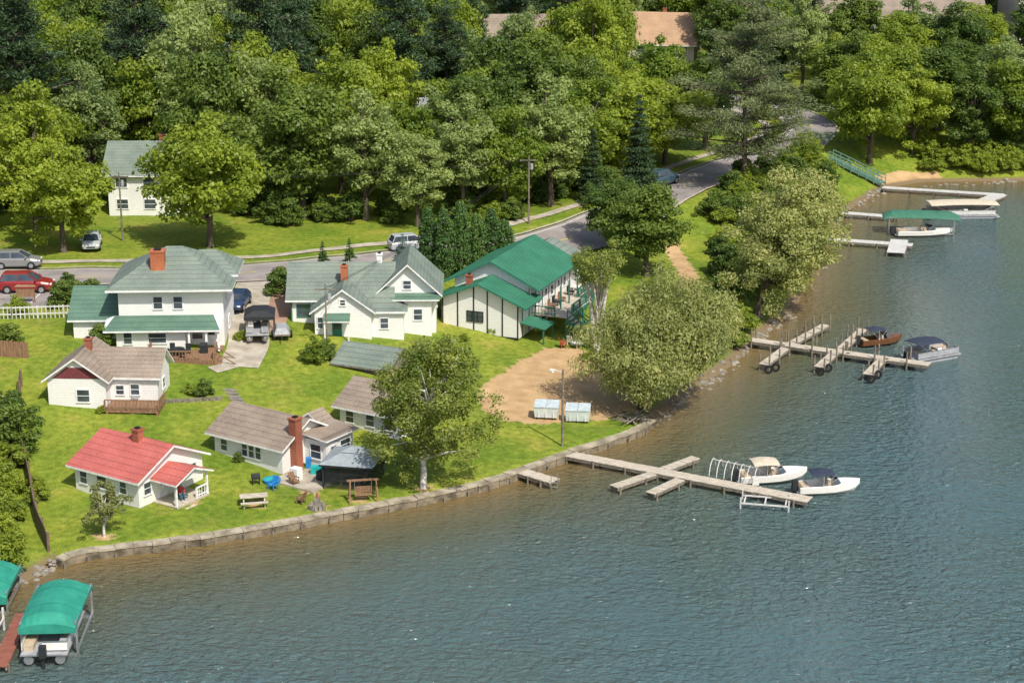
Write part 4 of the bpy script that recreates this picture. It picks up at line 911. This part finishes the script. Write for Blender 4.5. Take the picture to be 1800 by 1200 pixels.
# ------------------------------------------------------------------ piers
def pier_deck(mb,p,q,w,z,m=WOODG,post=True,ps=2.2,ph=.0,board=.2):
    p=np.array(p,float);q=np.array(q,float); L=np.linalg.norm(q-p); a=math.atan2(q[1]-p[1],q[0]-p[0])
    mb.T=(p[0],p[1],0,a); n=int(L/board)
    for k in range(n):
        j=random.uniform(-.015,.015); mb.box(k*L/n,(k+1)*L/n-.025,-w/2+j,w/2+j,z-.05,z+random.uniform(-.008,.008),m)
    for y in(-w/2+.06,w/2-.06): mb.box(.02,L-.02,y-.04,y+.04,z-.24,z-.06,POSTW)
    if post:
        for k in range(int(L/ps)+1):
            X=min(L-.1,.2+k*ps)
            for y in(-w/2-.02,w/2+.02): mb.tube((X,y,-1.5),(X,y,z+ph*random.uniform(.7,1.2)),.07,.065,POSTW,7)
    mb.T=None
mb=MB()
pier_deck(mb,(3.2,108.0),(17.5,99.9),1.0,.5); pier_deck(mb,(6.1,102.1),(8.6,104.35),.68,.49); pier_deck(mb,(9.3,105.05),(11.5,107.2),.68,.49); pier_deck(mb,(8.2,101.0),(10.2,103.35),.68,.49)
mb.box(14.4,14.8,102.2,102.6,.5,.95,PGREY)
mb.build('wooden_pier')
mb=MB(); pier_deck(mb,(.35,104.9),(2.6,103.0),.95,.5,ps=1.0)
for a in (2.35,2.75): mb.tube((a,102.75,-.6),(a,102.75,1.05),.025,.025,CHROME,6)
for z in (-.1,.2,.45): mb.beam((2.35,102.75,z),(2.75,102.75,z),.05,.04,CHROME)
mb.build('wooden_dock')
mb=MB(); pier_deck(mb,(18.2,133.0),(30.4,126.6),.95,.6,ph=.9,ps=2.4); pier_deck(mb,(18.3,126.6),(20.5,130.8),.7,.595,ph=.7); pier_deck(mb,(21.1,132),(24.6,137.2),.7,.595,ph=.9,ps=1.5)
pier_deck(mb,(22.2,126.0),(23.9,129.4),.7,.595,ph=.7,ps=1.5); pier_deck(mb,(24.5,130.3),(27.3,136),.7,.595,ph=.9,ps=1.5); pier_deck(mb,(25.4,124.2),(27.1,127.7),.7,.595,ph=.7,ps=1.5)
for x,y in [(18.6,126.2),(19.2,126.7),(22.3,125.7),(23,126.6),(25.6,123.9),(26.3,125),(20.4,131.6),(24.9,129.4),(27.5,128)]:
    R_=[];  
    for t in np.linspace(0,2*math.pi,11)[:-1]:
        R_.append([(x+(.24+.09*math.cos(u))*math.cos(t),y-.12+.08*math.sin(u),.35+(.24+.09*math.cos(u))*math.sin(t)) for u in np.linspace(0,2*math.pi,7)[:-1]])
    R_.append(R_[0]); mb.loft(R_,RUBBER,caps=False)
mb.build('wooden_pier')
for P in ([((39.6,191.2),(51.6,187.2)),((51.2,187.6),(48.0,183.4))],[((33.0,178.6),(38.4,176.6))],[((29.0,167.2),(37.2,164.6)),((36.4,166.8),(35.0,161.6))]):
    mb=MB()
    for k,(p,q) in enumerate(P): pier_deck(mb,p,q,1.15 if k==0 else 1.6,.5-k*.02,PGREY,ps=2.6)
    mb.build('white_dock')
mb=MB(); pier_deck(mb,(-24.35,78.5),(-24.7,84.5),.8,.4,m=mat('red_brown_deck',(.27,.10,.07),.8)); mb.build('wooden_dock')
mb=MB()
for k in range(7):
    x0,y0=12.3+k*.42,105.0-k*.26
    pr=None
    for t in np.linspace(0,math.pi,9):
        p=(x0+.6*math.cos(t)*.5,y0+.95*math.cos(t),.4+.75*math.sin(t))
        if pr: mb.tube(pr,p,.03,.03,PGREY,5)
        pr=p
mb.beam((12.3,105.0,1.15),(14.8,103.44,1.15),.05,.05,PGREY); mb.build('hoop_boat_lift')
mb=MB()
mb.T=(13.4,99.7,0,rad(-12))
for y in(0,1.3): mb.beam((0,y,.35),(2.8,y,.35),.08,.08,PGREY)
for x in(.2,1.4,2.6): mb.beam((x,0,.35),(x,1.3,.35),.08,.08,PGREY)
for x in(0,2.8):
    for y in (0,1.3): mb.box(x-.04,x+.04,y-.04,y+.04,-1,.7,PGREY)
mb.T=None; mb.build('small_boat_lift')
STAIRP=mat('weathered_green_paint',(.16,.27,.22),.7,(.10,.20,.16))
mb=MB(); a=np.array([34.8,196.3]); b=np.array([40.0,192.9]); za,zb=H(*a)+.3,.6; n=22
for k in range(n):
    t=k/n; p=a+(b-a)*t; mb.T=(p[0],p[1],0,math.atan2(b[1]-a[1],b[0]-a[0])); z=za+(zb-za)*t; mb.box(0,.3,-.6,.6,z-.06,z,STAIRP)
mb.T=None
for s in(-.6,.6):
    nn=np.array([-(b-a)[1],(b-a)[0]]); nn=nn/np.linalg.norm(nn)*s; A=a+nn;B=b+nn
    mb.beam((*A,za+.75),(*B,zb+.75),.08,.08,STAIRP); mb.beam((*A,za+.4),(*B,zb+.4),.05,.05,STAIRP); mb.beam((*A,za-.1),(*B,zb-.1),.06,.2,STAIRP)
    for t in np.linspace(0,1,8): p=A+(B-A)*t; z=za+(zb-za)*t; mb.box(p[0]-.04,p[0]+.04,p[1]-.04,p[1]+.04,z-.4,z+.75,STAIRP)
mb.build('bank_stairs')

# ------------------------------------------------------------------ yard objects
def pole(name,x,y,h,arm=None,r=.09):
    e=MB(); z=H(x,y); e.tube((x,y,z-.3),(x,y,z+h),r,r*.7,POSTW,8)
    if arm: 
        e.beam((x,y,z+h-.15),(x+arm,y-.1,z+h),.05,.05,PGREY); e.tube((x+arm-.22,y-.1,z+h-.02),(x+arm+.12,y-.1,z+h-.02),.1,.06,PGREY,8); e.tube((x+arm-.05,y-.1,z+h-.14),(x+arm-.05,y-.1,z+h-.04),.09,.07,GEL,8)
    else: e.beam((x-.8,y,z+h-.4),(x+.8,y,z+h-.4),.08,.08,POSTW); e.tube((x+.25,y,z+h-1.2),(x+.25,y,z+h-.7),.14,.14,SEATG,10)
    e.build(name); return (x,y,z+h-.35)
pole('street_lamp',3.2,109.2,5.1,-.6)
A0=pole('utility_pole',-13.1,123.6,5.0,r=.07); A1=pole('utility_pole',-33.5,152.8,6.0); A2=pole('utility_pole',1.5,160,6.2); A3=pole('utility_pole',-36.3,123,3.4,r=.06); A4=(-66,150,9.5)
mb=MB()
for P,Q in ((A1,A2),(A4,A1),(A2,A0)):
    for o in (-.6,.6):
        pr=None
        for t in np.linspace(0,1,13):
            p=tuple(P[i]+(Q[i]-P[i])*t for i in range(3)); p=(p[0]+o*.4,p[1]+o*.6,p[2]-1.1*4*t*(1-t)*.6)
            if pr: mb.tube(pr,p,.018,.018,RUBBER,4,False)
            pr=p
mb.build('overhead_wires')
def gazebo(x,y,yaw):
    e=empty('screened_gazebo',(x,y,H(x,y)),yaw); m=MB(); h=1.45
    net=bpy.data.materials.new('mosquito_net'); nt,N,L=nodes(net); tb=N.new('ShaderNodeBsdfTransparent'); mx=N.new('ShaderNodeMixShader'); mx.inputs[0].default_value=.62
    N['Principled BSDF'].inputs['Base Color'].default_value=(.012,.016,.02,1); L.new(tb.outputs[0],mx.inputs[1]); L.new(N['Principled BSDF'].outputs[0],mx.inputs[2]); L.new(mx.outputs[0],N['Material Output'].inputs[0])
    for sx in(-1,1):
        for sy in(-1,1): m.box(sx*h-.05,sx*h+.05,sy*h-.05,sy*h+.05,0,1.5,BLACK)
    n=MB()
    for s in(-1,1): n.poly([(-h,s*h,.05),(h,s*h,.05),(h,s*h,1.48),(-h,s*h,1.48)],net); n.poly([(s*h,-h,.05),(s*h,h,.05),(s*h,h,1.48),(s*h,-h,1.48)],net)
    r=MB(); GF=mat('grey_fabric',(.30,.34,.36),.7); H2=h+.2
    r.hexa([(-H2,-H2,1.4),(H2,-H2,1.4),(H2,H2,1.4),(-H2,H2,1.4),(-H2,-H2,1.52),(H2,-H2,1.52),(H2,H2,1.52),(-H2,H2,1.52)],BLACK)
    r.hexa([(-H2-.02,-H2-.02,1.53),(H2+.02,-H2-.02,1.53),(H2+.02,H2+.02,1.53),(-H2-.02,H2+.02,1.53),(-.5,-.5,2.0),(.5,-.5,2.0),(.5,.5,2.0),(-.5,.5,2.0)],GF)
    r.hexa([(-.62,-.62,2.02),(.62,-.62,2.02),(.62,.62,2.02),(-.62,.62,2.02),(-.05,-.05,2.25),(.05,-.05,2.25),(.05,.05,2.25),(-.05,.05,2.25)],GF)
    t=MB(); t.box(-.8,.8,-.4,.4,.5,.55,WOODG)
    for a in(-.7,.7): t.box(a-.04,a+.04,-.3,.3,0,.5,WOODG)
    for s in(-1,1): t.box(-.7,.7,s*.75-.15,s*.75+.15,.28,.33,WOODG); t.box(-.6,-.5,s*.75-.1,s*.75+.1,0,.28,WOODG); t.box(.5,.6,s*.75-.1,s*.75+.1,0,.28,WOODG)
    m.build('posts',e); n.build('netting',e,recalc=False); r.build('roof',e); t.build('table',e)
gazebo(-9.5,102.6,rad(-12))
def picnic(x,y,yaw):
    m=MB(); m.T=(x,y,H(x,y),yaw)
    for k in range(4): m.box(-.8,.8,-.34+k*.17,-.34+k*.17+.15,.55,.59,WOODG)
    for s in(-1,1):
        for k in range(2): m.box(-.8,.8,s*.62-.13+k*.14,s*.62-.01+k*.14,.32,.36,WOODG)
        m.beam((s*.6,-.62,.3),(s*.6,.62,.3),.06,.08,WOODG); m.beam((s*.6,-.55,0),(s*.6,-.2,.54),.06,.08,WOODG); m.beam((s*.6,.55,0),(s*.6,.2,.54),.06,.08,WOODG)
    m.T=None; m.build('picnic_table')
picnic(-15.0,98.9,rad(12))
def swing(x,y,yaw):
    m=MB(); m.T=(x,y,H(x,y),yaw)
    for s in(-.75,.75):
        m.beam((s*1.1,-.45,0),(s,0,1.3),.08,.08,WOOD); m.beam((s*1.1,.45,0),(s,0,1.3),.08,.08,WOOD); m.beam((s*1.05,-.25,.55),(s*1.05,.25,.55),.06,.06,WOOD)
    m.beam((-.95,0,1.32),(.95,0,1.32),.1,.1,WOOD)
    for s in(-.5,.5): m.beam((s,0,1.3),(s,.12,.45),.02,.02,CHROME)
    m.box(-.5,.5,-.1,.25,.36,.41,WOOD)
    for k in range(4): m.box(-.5,.5,.25,.28,.45+k*.1,.53+k*.1,WOOD)
    m.T=None; m.build('garden_swing')
swing(-8.7,99.7,rad(10))
m=MB()
for k in range(12):
    a=k*2*math.pi/12; m.T=(-11.3+.4*math.cos(a),98.5+.4*math.sin(a),H(-11.3,98.5),a); m.taper(-.11,.11,-.1,.1,0,.22+.05*(k%3),STONE,.03,.03)
m.T=(-11.3,98.75,H(-11.3,98.5),0); m.taper(-.2,.2,-.1,.12,0,.6,STONE,.05,.03); m.tube((0,0,.6),(0,0,.85),.1,.05,BRICK,7); m.T=None; m.build('stone_fire_pit')
def dump(x,y,yaw):
    m=MB(); m.T=(x,y,H(x,y)+.05,yaw)
    m.hexa([(-.75,-.4,.08),(.75,-.4,.08),(.75,.4,.08),(-.75,.4,.08),(-.82,-.52,.78),(.82,-.52,.78),(.82,.45,1.0),(-.82,.45,1.0)],BIN)
    for a in(-.81,.02): m.hexa([(a,-.55,.8),(a+.79,-.55,.8),(a+.79,.47,1.02),(a,.47,1.02),(a,-.55,.86),(a+.79,-.55,.86),(a+.79,.47,1.08),(a,.47,1.08)],BINL)
    for a in(-.5,0,.5): m.box(a-.04,a+.04,-.49,-.42,.1,.72,BIN)
    for sx in(-.6,.6):
        for sy in(-.3,.3): m.tube((sx-.04,sy,.05),(sx+.04,sy,.05),.07,.07,RUBBER,8)
    m.T=None; m.build('dumpster')
dump(2.3,114.4,rad(-8)); dump(4.35,113.8,rad(-6))
def fence(name,P,h,m,slat=.16,gap=.02,rails=False):
    mb=MB(); C=resample(P,slat)
    for i in range(len(C)-1):
        p=C[i];q=C[i+1]; z=H(*p); a=math.atan2(q[1]-p[1],q[0]-p[0]); mb.T=(p[0],p[1],z,a); L=np.linalg.norm(q-p)
        hh=h+random.uniform(-.02,.02)
        mb.box(0,L-gap,-.02,.02,-.1,hh,m)
        if i%12==0: mb.box(-.06,.06,.02,.14,-.2,hh+.05,m)
    mb.T=None; mb.build(name)
fence('wooden_fence',[(-32.6,115),(-31.6,110.5),(-30.3,106),(-28.7,101.4),(-27.1,96.5),(-25.4,92.4)],1.1,FENCEM)
fence('wooden_fence',[(-38.5,120.2),(-33.2,119.8)],1.15,WOOD)
def rail_fence(name,P,h,m):
    mb=MB()
    for a,b in zip(P[:-1],P[1:]):
        L=math.hypot(b[0]-a[0],b[1]-a[1]); n=int(L/.3)
        za,zb=H(*a),H(*b)
        for z in (.35,h-.1): mb.beam((*a,za+z),(*b,zb+z),.05,.1,m)
        for k in range(n+1):
            t=k/n; x=a[0]+(b[0]-a[0])*t;y=a[1]+(b[1]-a[1])*t;z=za+(zb-za)*t; w=.06 if k%6 else .12
            mb.box(x-w/2,x+w/2,y-.03,y+.03,z-.1,z+h,m)
    mb.build(name)
rail_fence('white_picket_fence',[(-45,128.3),(-36.5,128.0),(-31.6,128.6)],.95,PGREY)
m=MB()
for k in range(9):
    x=-22.9+k*.42; y=113.3+.12*k; m.T=(x,y,H(x,y),.2+.05*math.sin(k)); m.box(0,.4,-.1,.1,-.2,.2,POSTW)
for k in range(7):
    x=-18.9+k*.22; y=115.9-k*.5; m.T=(x,y,H(x,y),-.3); m.box(-.45,.45,-.15,.15,-.2,.08,STONE)
m.T=None; m.build('garden_steps')
e=pontoon('boat_on_trailer',-18.2,125.3,rad(-84),BLACK,3.4,1.6,False,SEATG,z=H(-18.2,125.3)+.3,bim=False)
m=MB(); m.T=(-18.1,125.9,H(-18.1,125.9),rad(6)); 
for sx in(-1,1):
    for sy in(-1.1,1.1): m.box(sx-.03,sx+.03,sy-.03,sy+.03,0,1.75,BLACK)
m.hexa([(-1.1,-1.2,1.7),(1.1,-1.2,1.7),(1.1,1.2,1.7),(-1.1,1.2,1.7),(-.5,-.8,2.05),(.5,-.8,2.05),(.5,.8,2.05),(-.5,.8,2.05)],BLACK); m.hexa([(-1.1,-1.2,1.45),(1.1,-1.2,1.45),(1.1,-1.17,1.45),(-1.1,-1.17,1.45),(-1.1,-1.2,1.69),(1.1,-1.2,1.69),(1.1,-1.17,1.69),(-1.1,-1.17,1.69)],BLACK); m.T=None; m.build('canopy_tent')
m=MB(); m.T=(-16.6,126.0,H(-16.6,126.0),rad(8)); m.box(-.6,.6,-1.1,1.1,.35,.45,POSTW); m.taper(-.55,.55,-1.0,1.0,.45,.85,SEATG,.2,.25)
for s in(-.7,.7): m.tube((s-.07,-.1,.25),(s+.07,-.1,.25),.25,.25,RUBBER,14)
m.beam((0,-1.1,.4),(0,-1.8,.3),.07,.07,BLACK); m.T=None; m.build('utility_trailer')
m=MB(); z=H(-12.4,103.2)+.04
m.tube((-14.4,102.4,z-.1),(-14.4,102.4,z+.18),.5,.55,BLUE,16); m.tube((-14.4,102.4,z+.18),(-14.4,102.4,z+.185),.45,.45,TEAL,16); m.build('paddling_pool')
m=MB(); m.box(-12.2,-11.7,103.6,104,z,z+.5,TEAL); m.hexa([(-11.7,103.6,z),(-10.9,103.6,z),(-10.9,103.9,z),(-11.7,103.9,z),(-11.7,103.6,z+.5),(-11.6,103.6,z+.5),(-11.6,103.9,z+.5),(-11.7,103.9,z+.5)],TEAL); m.box(-12.6,-12.3,104.6,104.9,z,z+.7,BLUE); m.build('toy_slide')
m=MB(); m.tube((-10.9,105.2,z+.1),(-10.9,105.2,z+.3),.32,.32,YEL,14); m.tube((-11.6,104.9,z+.1),(-11.5,104.8,z+.32),.28,.28,REDP,12); m.build('inflatable_rings')
m=MB(); m.T=(-15.3,102.0,H(-15.3,102.0),.3); m.box(-.25,.25,-.18,.18,.35,.5,BLACK); m.tube((-.25,0,.5),(.25,0,.5),.18,.18,BLACK,10)
for a in(-.2,.2): m.box(a-.02,a+.02,-.15,.15,0,.35,BLACK)
m.T=None; m.build('barbecue_grill')
def chair(x,y,yaw,c,name='garden_chair'):
    m=MB(); m.T=(x,y,H(x,y)+.02,yaw); m.box(-.22,.22,-.22,.22,.26,.31,c); m.hexa([(-.22,.18,.3),(.22,.18,.3),(.22,.22,.3),(-.22,.22,.3),(-.22,.3,.75),(.22,.3,.75),(.22,.34,.75),(-.22,.34,.75)],c)
    for a in(-.2,.2):
        for b in(-.18,.18): m.box(a-.025,a+.025,b-.025,b+.025,0,.26,c)
        m.box(a-.03,a+.03,-.2,.22,.46,.5,c); m.box(a-.02,a+.02,-.2,-.16,.3,.46,c)
    m.T=None; m.build(name)
chair(4.4,130.0,2.6,TRIM); chair(5.2,129.9,-2.6,TRIM); chair(3.8,129.2,1.7,REDP); chair(-13.0,102.0,.8,WOOD); chair(-14.2,101.3,-.6,BLUE); chair(-12.3,99.2,-2.0,WOOD)
m=MB(); m.T=(4.8,129.3,H(4.8,129.3),0); m.tube((0,0,0),(0,0,.45),.05,.05,TRIM); m.tube((0,0,.45),(0,0,.5),.4,.4,TRIM,12); m.T=None; m.build('garden_table')
m=MB()
for k in range(40):
    x=random.uniform(6.4,8.8);y=random.uniform(112.5,115.6);z=H(x,y); a=random.uniform(0,3.1); L=random.uniform(.5,1.5)
    m.tube((x,y,z+random.uniform(.05,.3)),(x+L*math.cos(a),y+L*math.sin(a)*.6,z+random.uniform(.05,.6)),.07,.03,POSTW,5)
m.build('driftwood_pile')
m=MB(); x,y=-36.6,132.4; m.T=(x,y,H(x,y),0); m.box(-.7,-.6,-.05,.05,0,1.3,WOOD); m.box(.6,.7,-.05,.05,0,1.3,WOOD); m.box(-.6,.6,-.03,.03,.5,1.15,WOOD); m.taper(-.8,.8,-.15,.15,1.3,1.45,WOOD,.2,.1); m.T=None; m.build('wooden_sign')

# ------------------------------------------------------------------ person seated on the cabin porch
def person(parent,loc,yaw,shirt,legs,scale=.78,name='seated_person'):
    e=empty(name,loc,yaw); 
    if parent: e.parent=parent
    e.scale=(scale,)*3
    def skin(nm,J,E,Rr,m,root=0):
        me=bpy.data.meshes.new(nm); me.from_pydata(J,E,[]); me.materials.append(m); o=bpy.data.objects.new(nm,me); COL.objects.link(o); o.parent=e
        md=o.modifiers.new('s','SKIN'); 
        for i,r_ in enumerate(Rr): me.skin_vertices[0].data[i].radius=(r_,r_)
        me.skin_vertices[0].data[root].use_root=True
        sb=o.modifiers.new('u','SUBSURF'); sb.levels=1; sb.render_levels=1; return o
    skin('torso_and_arms',[(0,0,.52),(0,.02,.75),(0,.03,.98),(-.19,.02,1.0),(-.24,-.08,.76),(-.2,-.3,.68),(.19,.02,1.0),(.24,-.08,.76),(.2,-.3,.68),(0,.01,1.12)],[(0,1),(1,2),(2,3),(3,4),(4,5),(2,6),(6,7),(7,8),(2,9)],[.15,.14,.15,.075,.06,.045,.075,.06,.045,.06],shirt)
    skin('legs',[(0,0,.5),(-.11,-.02,.5),(-.13,-.45,.52),(-.13,-.46,.08),(-.13,-.6,.04),(.11,-.02,.5),(.13,-.45,.52),(.13,-.46,.08),(.13,-.6,.04)],[(0,1),(1,2),(2,3),(3,4),(0,5),(5,6),(6,7),(7,8)],[.14,.1,.07,.05,.035,.1,.07,.05,.035],legs)
    skin('head',[(0,0,1.08),(0,0,1.16),(0,-.01,1.24),(0,0,1.33),(0,-.12,1.235)],[(0,1),(1,2),(2,3),(2,4)],[.05,.07,.1,.07,.018],SKIN)
    skin('hair',[(0,.03,1.24),(0,.035,1.32),(0,-.02,1.37)],[(0,1),(1,2)],[.1,.095,.06],HAIR)
    f=MB()
    for s in (-1,1): f.box(s*.035-.012,s*.035+.012,-.112,-.1,1.25,1.265,HAIR)
    f.box(-.025,.025,-.108,-.098,1.185,1.195,REDP); f.build('face',e)
    for s in(-1,1):
        J=[(s*.2,-.3,.68),(s*.2,-.37,.665)];E=[(0,1)];Rr=[.03,.032]
        for k in range(4):
            x=s*.2+(k-1.5)*.02; J+=[(x,-.42,.66),(x,-.46,.64)]; E+=[(1,len(J)-2),(len(J)-2,len(J)-1)]; Rr+=[.009,.008]
        J+=[(s*.165,-.35,.66),(s*.15,-.39,.65)]; E+=[(0,len(J)-2),(len(J)-2,len(J)-1)]; Rr+=[.01,.009]
        skin('hand',J,E,Rr,SKIN)
    return e
person(CAB_R,(1.1,2.3,.02),rad(60),REDP,JEAN)
m=MB(); m.box(.85,1.4,2.05,2.6,.32,.37,GREENP); m.box(.87,.92,2.05,2.6,.38,.85,GREENP)
for a in(.9,1.35):
    for b in(2.1,2.55): m.box(a-.02,a+.02,b-.02,b+.02,.12,.31,GREENP)
m.build('porch_chair',CAB_R)

# ------------------------------------------------------------------ camera, light, sky
cam=bpy.data.cameras.new('camera'); co=bpy.data.objects.new('camera',cam); COL.objects.link(co)
co.location=(0,0,39.5); co.rotation_euler=(rad(90-16.37),0,0); cam.lens=64; cam.sensor_width=36; cam.clip_end=6000; cam.clip_start=1
scene.camera=co
sv=Vector((.42,-.72,1.02)).normalized()
sun=bpy.data.lights.new('sun','SUN'); sun.energy=5.0; sun.angle=rad(.5); sun.color=(1,.945,.84)
so=bpy.data.objects.new('sun',sun); COL.objects.link(so); so.rotation_euler=sv.to_track_quat('Z','Y').to_euler(); so.location=(20,-20,80)
wd=bpy.data.worlds.new('World'); scene.world=wd; wd.use_nodes=True; nt=wd.node_tree
sk=nt.nodes.new('ShaderNodeTexSky'); sk.sky_type='NISHITA'; sk.sun_disc=False; sk.sun_elevation=math.asin(sv.z); sk.sun_rotation=math.atan2(sv.x,sv.y)
sk.air_density=1.0; sk.dust_density=2.5
bg=nt.nodes['Background']; bg.inputs[1].default_value=.15; nt.links.new(sk.outputs[0],bg.inputs[0])
scene.view_settings.view_transform='Standard'; scene.view_settings.look='None'; scene.view_settings.exposure=0
